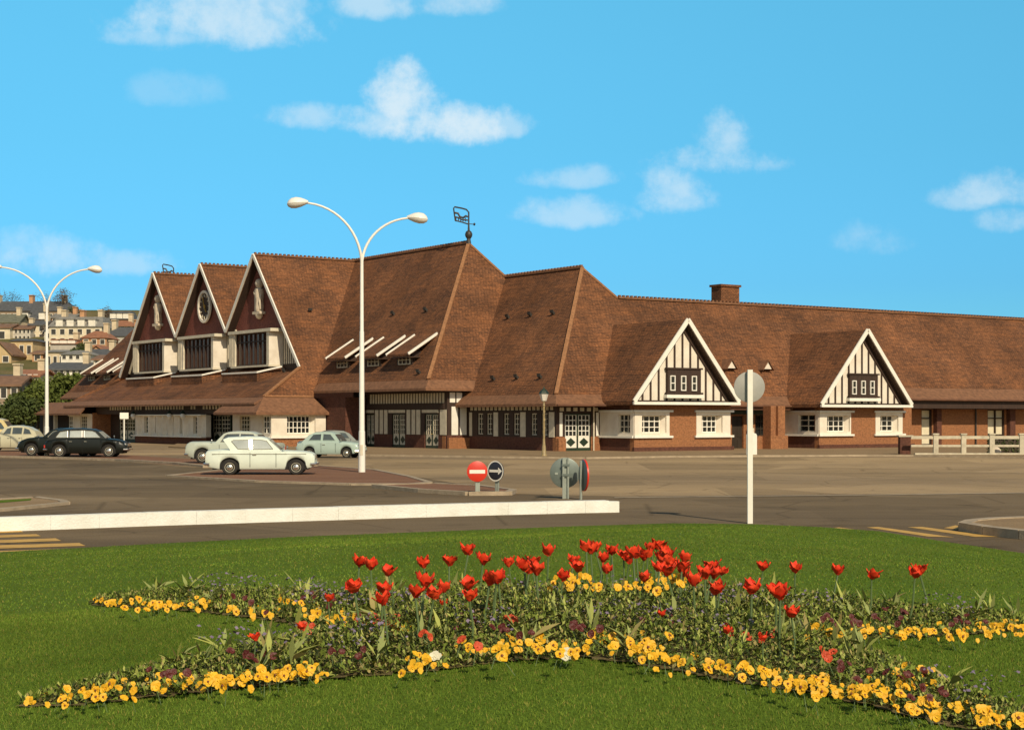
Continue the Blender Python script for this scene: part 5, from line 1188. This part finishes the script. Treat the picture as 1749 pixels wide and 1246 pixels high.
r = np.random.default_rng(3); b = MB(); pts = np.stack([r.uniform(-.9, 1.1, 2600), r.uniform(-.3, .3, 2600), r.uniform(.02, .95, 2600)], 1); leaf_faces(b, pts, .055, r); b.build('leaves', M['leaf_dark'], hd)
b = MB(); b.box(-.8, 1.0, -.22, .22, 0, .85); b.build('stems', M['bark'], hd)

# ------------------------------------------------------------------ the domed lawn
edge = [gnd(*q) for q in [(0, 944), (170, 935), (300, 928), (500, 918), (760, 908), (1000, 899), (1150, 894.5), (1281, 896), (1400, 901), (1500, 908), (1620, 927), (1749, 946)]]
edge = [(p.x, p.y) for p in edge] + [(10.5, 21), (12.3, 14), (13, 6), (12, -3), (7, -9), (0, -11), (-7, -9), (-12, -3), (-13, 6), (-12.3, 14), (-10.6, 20)]
EDGE = np.array(edge)
def edge_dist(P):
    P = np.atleast_2d(P); best = np.full(len(P), 1e9); ins = np.zeros(len(P), bool); n = len(EDGE)
    for i in range(n):
        a, c = EDGE[i], EDGE[(i + 1) % n]; d = c - a; t = np.clip(((P - a) @ d) / (d @ d), 0, 1); q = a + t[:, None] * d
        best = np.minimum(best, np.hypot(*(P - q).T))
        cond = ((a[1] > P[:, 1]) != (c[1] > P[:, 1])) & (P[:, 0] < (c[0] - a[0]) * (P[:, 1] - a[1]) / (c[1] - a[1] + 1e-12) + a[0]); ins ^= cond
    return np.where(ins, best, -best)
def lawn_z(X, Y):
    d = edge_dist(np.stack([np.ravel(X), np.ravel(Y)], 1)); dd = np.clip(d, 0, 30)
    z = .98 * (1 - np.exp(-(dd / 9.3) ** 1.75)) + .02
    return np.where(d < 0, .0, z).reshape(np.shape(X))
def lz(x, y): return float(lawn_z(np.array([x]), np.array([y]))[0])
cell = .25; gx = np.arange(-13.5, 13.6, cell); gy = np.arange(-11.5, 33.3, cell); GX, GY = np.meshgrid(gx, gy); ED = edge_dist(np.stack([GX.ravel(), GY.ravel()], 1)).reshape(GX.shape)
GZ = lawn_z(GX, GY)
# pull the outermost cells onto the outline
vs = [(float(x), float(y), float(z)) for x, y, z in zip(GX.ravel(), GY.ravel(), GZ.ravel())]; W_ = len(gx); fs = []
for j in range(len(gy) - 1):
    for i in range(W_ - 1):
        if min(ED[j, i], ED[j, i + 1], ED[j + 1, i], ED[j + 1, i + 1]) > 0: fs.append((j * W_ + i, j * W_ + i + 1, (j + 1) * W_ + i + 1, (j + 1) * W_ + i))
b = MB(); b.add(vs, fs, True)
# skirt strip along the outline
n = len(EDGE); fine = []
for i in range(n):
    a, c = EDGE[i], EDGE[(i + 1) % n]; k = max(2, int(np.hypot(*(c - a)) / .3)); fine += [a + (c - a) * t / k for t in range(k)]
fine = np.array(fine); cen = np.array([0., 11.]); inn = fine + (cen - fine) / np.linalg.norm(cen - fine, axis=1)[:, None] * .8
iz = lawn_z(inn[:, 0], inn[:, 1]); k = len(fine)
vs = [(x, y, .0) for x, y in fine] + [(x, y, .022) for x, y in fine + (inn - fine) * .06] + [(x, y, float(z) + .002) for (x, y), z in zip(inn, iz)]
fs = [(o_ * k + i, o_ * k + (i + 1) % k, (o_ + 1) * k + (i + 1) % k, (o_ + 1) * k + i) for o_ in (0, 1) for i in range(k)]
b.add(vs, fs, True); tag(b.build('lawn', M['lawn'], sharp=60), kind='structure')
def on_lawn(px, py, h=0.0):
    """point on the lawn (or h above it) seen in that direction"""
    d = ray(px, py); Ys = np.linspace(4.0, 33, 900); zr = EYE + d.z * Ys; zl_ = lawn_z(d.x * Ys, Ys) + h; k = np.argmax(zr <= zl_)
    if not (zr <= zl_).any(): k = len(Ys) - 1
    Y = Ys[k]; return Vector((d.x * Y, Y, float(zl_[k]) - h))

# flower bed: four arms meeting under the tulips
BEDPX = [(30, 1206), (140, 1178), (260, 1152), (380, 1126), (500, 1100), (560, 1078), (470, 1060), (330, 1044), (165, 1034), (165, 1026), (330, 1020), (520, 1022), (640, 1030), (760, 1033), (900, 1030), (1050, 1026), (1200, 1028),
         (1320, 1036), (1480, 1048), (1620, 1056), (1760, 1060), (1760, 1078), (1600, 1088), (1470, 1092), (1440, 1104), (1520, 1132), (1600, 1168), (1680, 1200), (1770, 1232), (1770, 1262), (1640, 1244), (1540, 1220), (1430, 1192),
         (1300, 1172), (1200, 1156), (1120, 1140), (1000, 1124), (860, 1132), (740, 1146), (560, 1162), (420, 1176), (290, 1190), (120, 1206)]
BED = np.array([[p.x, p.y] for p in (on_lawn(*q) for q in BEDPX)])
def in_bed(P):
    P = np.atleast_2d(P); ins = np.zeros(len(P), bool); n = len(BED)
    for i in range(n):
        a, c = BED[i], BED[(i + 1) % n]; cond = ((a[1] > P[:, 1]) != (c[1] > P[:, 1])) & (P[:, 0] < (c[0] - a[0]) * (P[:, 1] - a[1]) / (c[1] - a[1] + 1e-12) + a[0]); ins ^= cond
    return ins
def bed_dist(P):
    best = np.full(len(P), 1e9); n = len(BED)
    for i in range(n):
        a, c = BED[i], BED[(i + 1) % n]; d = c - a; t = np.clip(((P - a) @ d) / (d @ d), 0, 1); q = a + t[:, None] * d; best = np.minimum(best, np.hypot(*(P - q).T))
    return best
x0, y0 = BED.min(0); x1, y1 = BED.max(0)
sx = np.arange(x0 - .1, x1 + .1, .06); sy = np.arange(y0 - .1, y1 + .1, .06); SX, SY = np.meshgrid(sx, sy); inb = in_bed(np.stack([SX.ravel(), SY.ravel()], 1)).reshape(SX.shape)
SZ = lawn_z(SX, SY) + .006 + rng.uniform(0, .012, SX.shape); w_ = len(sx); fs = []
for j in range(len(sy) - 1):
    for i in range(w_ - 1):
        if inb[j, i] or inb[j + 1, i + 1]: fs.append((j * w_ + i, j * w_ + i + 1, (j + 1) * w_ + i + 1, (j + 1) * w_ + i))
b = MB(); b.add([(float(x), float(y), float(z)) for x, y, z in zip(SX.ravel(), SY.ravel(), SZ.ravel())], fs, True); tag(b.build('flower_bed_soil', M['soil'], sharp=60), kind='structure')

def big_mesh(name, verts, faces_n, m, label, cat, mi=None):
    """many small faces (all with faces_n corners) as one object"""
    me = bpy.data.meshes.new(name); nv = len(verts); nf = nv // faces_n
    me.vertices.add(nv); me.vertices.foreach_set('co', np.ascontiguousarray(verts, np.float32).ravel()); me.loops.add(nv); me.loops.foreach_set('vertex_index', np.arange(nv, dtype=np.int32))
    me.polygons.add(nf); me.polygons.foreach_set('loop_start', np.arange(0, nv, faces_n, dtype=np.int32))
    for q in (m if isinstance(m, list) else [m]): me.materials.append(q)
    if mi is not None: me.polygons.foreach_set('material_index', mi.astype(np.int32))
    me.update(calc_edges=True); me.validate(); o = bpy.data.objects.new(name, me); scene.collection.objects.link(o)
    return tag(o, label, cat, None, 'stuff')
# grass blades (mown short), denser near the photographer
def blades(nb, ylo, yhi, hlo, hhi, wid):
    Y = rng.uniform(ylo, yhi, nb * 3) ; keep = rng.uniform(0, 1, nb * 3) < (Y / yhi); Y = Y[keep][:nb]; X = rng.uniform(-1, 1, len(Y)) * (Y * .345 + .3)
    P = np.stack([X, Y], 1); ok = ((~in_bed(P)) | (bed_dist(P) < .05)) & (edge_dist(P) > .03); P = P[ok]; n = len(P); Z = lawn_z(P[:, 0], P[:, 1])
    a = rng.uniform(0, 2 * np.pi, n); h = rng.uniform(hlo, hhi, n); w = rng.uniform(.6, 1.3, n) * wid; ln_ = rng.normal(0, .45, (n, 2)) * h[:, None]
    base = np.stack([P[:, 0], P[:, 1], Z - .004], 1); dx = np.stack([np.cos(a) * w, np.sin(a) * w, np.zeros(n)], 1); tip = base + np.stack([ln_[:, 0], ln_[:, 1], h], 1)
    return np.stack([base - dx, base + dx, tip], 1).reshape(-1, 3)
GV = np.concatenate([blades(330000, 5.2, 13, .010, .026, .0026), blades(150000, 12, 32.3, .012, .026, .006)])
nf = len(GV) // 3; gm = rng.choice(4, nf, p=[.42, .32, .17, .09])
big_mesh('grass', GV, 3, [mat('grass_mid', (.125, .190, .024), .8, .35, .45, spec=.05), mat('grass_dark', (.090, .155, .020), .8, .35, .45, spec=.05), mat('grass_light', (.18, .24, .034), .8, .3, .45, spec=.05), mat('grass_straw', (.24, .21, .05), .8, .3, .45, spec=.05)],
         'short mown grass covering the domed lawn round the flower bed', 'grass', gm)

# low foliage of the bed: leaves, tulip leaves, tiny mauve blossoms
def scatter_bed(n):
    out = []
    while sum(map(len, out)) < n:
        P = np.stack([rng.uniform(x0, x1, n), rng.uniform(y0, y1, n)], 1); out.append(P[in_bed(P)])
    return np.concatenate(out)[:n]
def quads(P, z, size, asp, tilt):
    n = len(P); a = rng.uniform(0, 2 * np.pi, n); t = rng.uniform(*tilt, n); s = size * rng.uniform(.55, 1.4, n)
    d = np.stack([np.cos(a) * np.cos(t), np.sin(a) * np.cos(t), np.sin(t)], 1); sd = np.stack([-np.sin(a), np.cos(a), rng.normal(0, .35, n)], 1)
    b0 = np.stack([P[:, 0], P[:, 1], z], 1); m1 = b0 + d * (s * .5)[:, None]; tip = b0 + d * s[:, None]; tip[:, 2] -= s * .15 * np.cos(t)
    return np.stack([b0, m1 - sd * (s * asp)[:, None], tip, m1 + sd * (s * asp)[:, None]], 1).reshape(-1, 3)
P = scatter_bed(95000); bd = bed_dist(P); hmax = .045 + np.clip(bd / .9, 0, 1) * .20
z = lawn_z(P[:, 0], P[:, 1]) + rng.uniform(0, 1, len(P)) ** .7 * hmax
L1 = quads(P, z, .033, .20, (-.2, 1.4)); m1 = rng.choice([0, 1, 2, 3], len(P), p=[.48, .24, .17, .11])
cen = scatter_bed(170); cen = cen[bed_dist(cen) > .10][:95]; P2, z2, l2, a2 = [], [], [], []
for c in cen:                                                      # rosettes of arching tulip leaves
    k_ = rng.integers(6, 11)
    for q in range(k_): P2.append(c + rng.normal(0, .018, 2)); z2.append(rng.uniform(.03, .10)); l2.append(rng.uniform(.10, .20))
P2 = np.array(P2); z2 = np.array(z2) + lawn_z(P2[:, 0], P2[:, 1]) + np.clip(bed_dist(P2) / 1.0, 0, 1) * .06; L2 = quads(P2, z2, .17, .075, (.35, 1.25)); m2 = rng.choice([2, 3, 4], len(P2), p=[.35, .10, .55])
LM = [mat('bed_leaf_mid', (.155, .20, .032), .75, .3, 3, spec=.15), mat('bed_leaf_dark', (.045, .062, .018), .75, .3, 3, spec=.15), mat('bed_leaf_light', (.34, .36, .09), .7, .2, 3, spec=.2), mat('bed_leaf_olive', (.30, .245, .09), .75, .2, 3, spec=.15), mat('tulip_leaf', (.26, .29, .095), .6, .2, 3, spec=.2)]
P3 = scatter_bed(30000); P3 = P3[bed_dist(P3) < .16] + rng.normal(0, .02, (1, 2)); P3 = P3 + rng.normal(0, .025, P3.shape); z3 = lawn_z(P3[:, 0], P3[:, 1]) + rng.uniform(0, .055, len(P3)); L3 = quads(P3, z3, .04, .24, (-.2, 1.2)); m3_ = rng.choice([0, 1, 2, 3], len(P3), p=[.45, .15, .25, .15])
L2 = np.concatenate([L2, L3]); m2 = np.concatenate([m2, m3_])
big_mesh('bed_foliage', np.concatenate([L1, L2]), 4, LM, 'dense mixed green foliage filling the flower bed', 'foliage', np.concatenate([m1, m2]))
cl = scatter_bed(46); cl = cl[bed_dist(cl) > .25]
Pm = np.concatenate([c + rng.normal(0, .11, (60, 2)) for c in cl]); Pm = Pm[in_bed(Pm)]; zm = lawn_z(Pm[:, 0], Pm[:, 1]) + .13 + rng.uniform(0, .12, len(Pm))
big_mesh('mauve_flowers', quads(Pm, zm, .022, .45, (-.3, .9)), 4, mat('mauve_petal', (.20, .15, .22), .7, .3, 4), 'tiny mauve blossoms scattered through the bed foliage', 'flowers')

# ------------------------------------------------------------------ tulips, pansies, wallflowers
M['tulip'] = mat('tulip_red', (.66, .026, .014), .6, .2, 14, spec=.2, col2=(.80, .085, .020))
M['tulip_in'] = mat('tulip_heart', (.10, .06, .02), .6, .3, 5)
M['stem'] = mat('flower_stem', (.10, .15, .05), .6, .2, 4)
M['pansy'] = mat('pansy_yellow', (.66, .33, .006), .6, .1, 12, col2=(.78, .45, .014))
M['pansy_eye'] = mat('pansy_eye', (.16, .04, .01), .6, .3, 5)
M['wall_red'] = mat('wallflower_dark_red', (.085, .010, .006), .6, .35, 8)
M['wall_orange'] = mat('wallflower_orange_red', (.50, .06, .015), .6, .3, 8)
M['withered'] = mat('pale_bloom', (.62, .58, .42), .7, .15, 5)
def petal(b, ang, h, r0, r1, flare_, wid, tipz=0.0, ragged=0.0, rr=random):
    rows = []; n = 5
    for i in range(n + 1):
        t = i / n; r = r0 + (r1 - r0) * math.sin(min(1, t * 1.25) * math.pi / 2) + flare_ * max(0, t - .55) ** 1.5; z = h * t * (1 - .12 * t) + tipz * t * t
        w = wid * math.sin(math.pi * (.12 + .80 * t) ** 1.0) * (1 if t < .99 else .18)
        rows.append([(r * math.cos(ang + s * w / max(r, .012) * .9) + rr.uniform(-1, 1) * ragged, r * math.sin(ang + s * w / max(r, .012) * .9) + rr.uniform(-1, 1) * ragged, z + (abs(s) * -.006 if i < n else 0) + rr.uniform(-1, 1) * ragged) for s in (-1, -.5, 0, .5, 1)])
    vs = [p for row in rows for p in row]; fs = [(i * 5 + k, i * 5 + k + 1, (i + 1) * 5 + k + 1, (i + 1) * 5 + k) for i in range(n) for k in range(4)]
    b.add(vs, fs, True)
def tulip_bloom(v):
    rr = random.Random(v); b = MB(); op = [.004, -.006, .018, -.012, .008, -.002, .026, .002][v % 8]
    for k in range(3): petal(b, 2 * math.pi * k / 3 + rr.uniform(-.2, .2), .070 + rr.uniform(-.012, .010), .006, .029, op + rr.uniform(-.012, .03), .028, 0, .0042, rr)
    for k in range(3): petal(b, 2 * math.pi * (k + .5) / 3 + rr.uniform(-.2, .2), .064 + rr.uniform(-.012, .010), .006, .036, op * 1.6 + rr.uniform(-.012, .025), .030, -.002, .005, rr)
    return b
proto_t = []
for v in range(8):
    o = empty('tulip', (0, 0, 0)); H = .355
    s = MB(); s.tube([(0, 0, 0), (.01 * (v - 2), .006, H * .5), (0, 0, H)], [.008, .007, .006], 6); s.build('stem', M['stem'], o)
    bl = tulip_bloom(v).build('bloom', M['tulip'], o, 80); bl.location = (0, 0, H - .004); bl.rotation_euler = (random.uniform(-.25, .25), random.uniform(-.25, .25), v); bl.scale = (1.28, 1.28, 1.18)
    c = MB(); c.lathe([(.003, .002), (.009, .006), (.010, .020), (.004, .030)], n=8); c.build('pistil', M['tulip_in'], bl)
    for k in range(2):
        lf = MB(); a = v + k * 2.8; vs = []
        for i in range(6):
            t = i / 5; r = .012 + .10 * t ** 1.6; z = .15 * t - .04 * t * t; w = .018 * math.sin(math.pi * (.1 + .88 * t))
            for s_ in (-1, 0, 1): vs.append((r * math.cos(a) - s_ * w * math.sin(a), r * math.sin(a) + s_ * w * math.cos(a), z - (0.006 if s_ == 0 else 0)))
        lf.add(vs, [(i * 3 + q, i * 3 + q + 1, (i + 1) * 3 + q + 1, (i + 1) * 3 + q) for i in range(5) for q in range(2)], True); lf.build('leaf', LM[4], o, 80)
    proto_t.append(o)
C7 = [(240, 195), (318, 205), (392, 210), (537, 187), (652, 188), (700, 158), (750, 183), (888, 165), (970, 170), (940, 210), (975, 230), (1037, 157), (1080, 220), (1130, 163), (1162, 203), (1215, 140), (1243, 136), (1290, 135), (1268, 192),
      (1358, 152), (1412, 143), (1480, 140), (1420, 222), (1520, 180), (1580, 205), (1525, 240), (1715, 195), (1680, 235), (1632, 272), (1715, 280), (247, 295), (350, 292), (395, 318), (480, 300), (550, 297), (627, 265), (700, 268), (775, 262), (848, 240), (846, 265), (510, 290), (720, 292), (1450, 130), (1500, 160), (1545, 195)]
C7 += [((x - 500) * 2.3635, (y - 880) * 2.3635) for x, y in [(1010, 939), (1024, 946), (1049, 936), (1075, 944), (1089, 951), (1101, 939), (1113, 949), (1129, 940), (1141, 951), (1152, 962), (1167, 971), (1131, 966), (1189, 991), (1206, 984), (1216, 977), (1229, 998), (1119, 936), (1160, 955), (905, 975), (860, 985)]]
C8 = [(520, 170), (697, 175), (877, 190), (1023, 213), (1212, 228), (1290, 208), (475, 300), (600, 310), (665, 350), (625, 330)]
TUL = [(x / 2.3635 + 500, y / 2.3635 + 880, 1.0) for x, y in C7] + [(x / 2.695 + 1100, y / 2.695 + 900, 1.0) for x, y in C8] + [(556, 1032, .72), (445, 1091, .62), (515, 1071, .55), (760, 1030, .55), (1245, 1078, .5), (1300, 1090, .5), (1130, 1046, .45)]
first = set(); TV = [0, 3, 6, 1, 4, 7, 2, 5, 6, 0, 5, 3, 1, 7, 4, 2, 5]
for i, (px, py, k) in enumerate(TUL):
    v = TV[i % len(TV)]; hgt = .385 * (1 if k == 1.0 else .55)
    back = (py < 985 and (px < 720 or px > 1215))
    g = on_lawn(px, py, hgt); o = proto_t[v] if v not in first else copy_tree(proto_t[v]); first.add(v)
    o.location = g; o.rotation_euler = (random.uniform(-.10, .10), random.uniform(-.12, .12), random.uniform(0, 6.28)); s = (1.0 if k == 1.0 else .62) * random.uniform(.88, 1.12); o.scale = (s, s, s)
    right = px > 1215
    if back and right: lab, gr = 'red tulip standing apart in the thin row at the right against the lawn', 'thin row of red tulips at the right'
    elif back: lab, gr = 'red tulip in the loose row at the left end of the tulip clump', 'red tulips at the left end of the clump'
    elif k < 1: lab, gr = 'small low red tulip down among the bed foliage', 'low red tulips among the foliage'
    elif py > 985 and px < 900: lab, gr = 'red tulip in the lower front row at the left of the clump', 'lower row of red tulips at the left'
    elif px > 1100: lab, gr = 'red tulip in the crowded clump at the right of the bed centre', 'crowded red tulips at the right of the bed centre'
    else: lab, gr = 'red tulip in the back row over the middle of the bed', 'back row of red tulips over the bed centre'
    tag(o, lab, 'tulip', gr)
# pansies: a flat face of five petals on a short stalk, looking up and towards the light
def pansy_mesh(v, m, mark=True):
    rr = random.Random(40 + v); b = MB(); b.cur = 0; R0 = .030
    for k, (a, r, s) in enumerate([(2.2, .020, .020), (.95, .020, .020), (3.35, .018, .017), (-.2, .018, .017), (-1.57, .019, .023)]):
        cx_, cy_ = r * math.cos(a) * .85, r * math.sin(a) * .85; n = 9; lift = .002 * k + rr.uniform(0, .002)
        vs = [(cx_, lift * .5, cy_)] + [(cx_ + s * (1 + rr.uniform(-.12, .12)) * math.cos(2 * math.pi * q / n), -lift + rr.uniform(-.004, .006), cy_ + s * (1 + rr.uniform(-.12, .12)) * math.sin(2 * math.pi * q / n)) for q in range(n)]
        b.add(vs, [(0, 1 + q, 1 + (q + 1) % n) for q in range(n)], True)
    b.cur = 1
    if mark: b.lathe([(.001, -.016), (.0075, -.013), (.009, -.011)], n=7, axis='y')
    b.cur = 2; b.tube([(0, .004, 0), (0, .022, -.03), (.003 * v, .03, -.12)], .0022, 5)
    o = b.build('pansy', [m, M['pansy_eye'], M['stem']], None, 80); return o
def place_flower(proto, used, px, py, hgt, lab, cat, gr, sc, name=None):
    g = on_lawn(px, py, hgt)
    o = proto if not used else proto.copy()
    if used: scene.collection.objects.link(o)
    o.location = g + Vector((0, 0, hgt)); o.rotation_euler = (R(random.uniform(-58, -10)), R(random.uniform(-30, 30)), R(random.uniform(-45, 60))); s = sc * random.uniform(.82, 1.18); o.scale = (s, s, s)
    if name: o.name = name
    tag(o, lab, cat, gr); return o
LINES = [  # polylines of the yellow edgings: points, number, spread, flower height, label, group
    ([(40, 1197), (170, 1180), (300, 1163), (380, 1165), (420, 1150)], 30, 9, .07, 'yellow pansy in the edging of the left front arm of the bed', 'yellow pansies of the left front arm'),
    ([(430, 1155), (520, 1145), (560, 1150)], 18, 9, .08, 'yellow pansy in the small group left of the bed middle front', 'yellow pansies left of the front middle'),
    ([(700, 1140), (740, 1125)], 8, 9, .08, 'yellow pansy in the little cluster below the tulip clump', 'little yellow pansy cluster at the front'),
    ([(800, 1110), (860, 1108), (900, 1098), (990, 1112), (1010, 1085), (1060, 1095), (1130, 1112)], 40, 10, .09, 'yellow pansy in the front middle edging of the bed', 'yellow pansies of the front middle'),
    ([(1130, 1135), (1180, 1130), (1250, 1145), (1290, 1155), (1340, 1165), (1410, 1175), (1480, 1180)], 40, 10, .08, 'yellow pansy in the edging right of the front middle', 'yellow pansies right of the front middle'),
    ([(1480, 1185), (1520, 1175), (1560, 1140), (1580, 1165)], 16, 14, .11, 'large yellow pansy in the right front arm near its bend', 'large pansies at the bend of the right arm'),
    ([(1500, 1195), (1560, 1205), (1640, 1215), (1690, 1200), (1670, 1225), (1745, 1232)], 24, 12, .08, 'large yellow pansy at the right front corner of the bed', 'large pansies at the right front corner'),
    ([(1380, 1080), (1450, 1082), (1500, 1072), (1560, 1080), (1640, 1078), (1749, 1072)], 38, 9, .08, 'yellow pansy in the right rear edging of the bed', 'yellow pansies of the right rear arm'),
    ([(165, 1027), (230, 1031), (300, 1034), (360, 1028), (410, 1045), (480, 1050)], 36, 7, .06, 'yellow pansy in the left rear edging of the bed', 'yellow pansies of the left rear arm'),
    ([(480, 1022), (560, 1055), (640, 1060), (690, 1065)], 22, 10, .09, 'yellow pansy among the foliage left of the tulips', 'yellow pansies left of the tulips'),
    ([(955, 995), (1000, 990), (1030, 1000)], 14, 8, .27, 'yellow wallflower bloom under the back row of tulips', 'yellow blooms under the back tulips'),
    ([(1055, 990), (1090, 1000), (1150, 985), (1200, 985)], 16, 9, .27, 'yellow wallflower bloom beside the crowded tulips', 'yellow blooms beside the crowded tulips')]
pro = [pansy_mesh(v, M['pansy'], v < 3) for v in range(5)]; used = set(); cnt = 0
for pts, num, spread, hgt, lab, gr in LINES:
    seg = [math.dist(a, c) for a, c in zip(pts[:-1], pts[1:])]; Ltot = sum(seg); k = 0; cpos = None
    while k < num:
        t = random.uniform(0, Ltot)
        for a, c, s in zip(pts[:-1], pts[1:], seg):
            if t <= s: break
            t -= s
        px, py = a[0] + (c[0] - a[0]) * t / s, a[1] + (c[1] - a[1]) * t / s
        for _ in range(random.choice((1, 2, 2, 3))):
            if k >= num: break
            v = random.randrange(5); place_flower(pro[v], v in used, px + random.gauss(0, spread * 1.4), py + random.gauss(0, spread * .85), hgt + random.uniform(-.03, .05), lab, 'pansy', gr, random.uniform(.50, .92)); used.add(v); k += 1
for v in range(5):
    if v not in used: bpy.data.objects.remove(pro[v])
small = MB(); rs = random.Random(77)
def line_pt(pts):
    seg = [math.dist(a, c) for a, c in zip(pts[:-1], pts[1:])]; t = rs.uniform(0, sum(seg))
    for a, c, s_ in zip(pts[:-1], pts[1:], seg):
        if t <= s_: break
        t -= s_
    return a[0] + (c[0] - a[0]) * t / s_, a[1] + (c[1] - a[1]) * t / s_
for pts, num, spread, hgt, lab, gr in LINES:
    for _ in range(int(num * 1.5)):
        px, py = line_pt(pts); h_ = hgt + rs.uniform(-.035, .02); g = on_lawn(px + rs.gauss(0, spread * 1.6), py + rs.gauss(0, spread * .8), h_) + Vector((0, 0, h_))
        rot = Matrix.Rotation(rs.uniform(-.8, .8), 3, 'Z') @ Matrix.Rotation(rs.uniform(-1.1, -.1), 3, 'X'); k_ = rs.uniform(.35, .75)
        for (a, r, s_) in [(2.2, .020, .019), (.95, .020, .019), (3.35, .018, .016), (-.2, .018, .016), (-1.57, .019, .021)]:
            c0 = Vector((r * math.cos(a) * .85, rs.uniform(-.003, .003), r * math.sin(a) * .85))
            small.add([g + rot @ ((c0 + Vector((s_ * math.cos(q), rs.uniform(-.004, .004), s_ * math.sin(q)))) * k_) for q in (0, 1.05, 2.1, 3.14, 4.2, 5.24)], [(0, 1, 2, 3, 4, 5)])
tag(small.build('small_pansies', M['pansy']), 'mass of tiny yellow pansies filling the edgings of the bed', 'pansies', None, 'stuff')
RED = [(560, 1020, 8), (640, 1050, 5), (780, 1060, 7), (880, 1080, 6), (1120, 1050, 6), (990, 1075, 8), (1440, 1060, 9), (1540, 1052, 8), (1640, 1058, 7), (600, 1110, 5), (1540, 1150, 7), (1590, 1190, 5), (1460, 1140, 5), (420, 1120, 6), (290, 1150, 5), (430, 1030, 5)]
p0 = pansy_mesh(7, M['wall_red'], False); p0.name = 'dark_red_wallflower'; used = False
for px, py, n in RED:
    for _ in range(n):
        place_flower(p0, used, px + random.gauss(0, 24), py + random.gauss(0, 7), .15, 'small dark red wallflower bloom sunk in the bed foliage', 'wallflower', 'dark red wallflowers in the bed', .62); used = True
p1 = pansy_mesh(8, M['wall_orange'], False); p1.name = 'orange_red_wallflower'; used = False
for px, py, n in [(620, 1055, 5), (670, 1055, 4), (820, 1028, 5), (870, 1058, 4), (1250, 1075, 6), (1300, 1088, 5), (520, 1072, 4), (720, 1080, 3), (815, 1098, 2), (1410, 1112, 4)]:
    for _ in range(n):
        place_flower(p1, used, px + random.gauss(0, 13), py + random.gauss(0, 5), .16, 'small bright orange red wallflower bloom among green leaves', 'wallflower', 'orange red wallflowers in the bed', .7); used = True
p2 = pansy_mesh(9, M['withered'], False); p2.name = 'pale_bloom'
place_flower(p2, False, 968, 1118, .07, 'large pale cream faded bloom at the front middle edge of the bed', 'flower', None, 1.6)
q = p2.copy(); scene.collection.objects.link(q); g = on_lawn(743, 1120, .09); q.location = g + Vector((0, 0, .09)); q.scale = (1.0, 1.0, 1.0); tag(q, 'small whitish bloom beside the little yellow cluster at the front', 'flower')
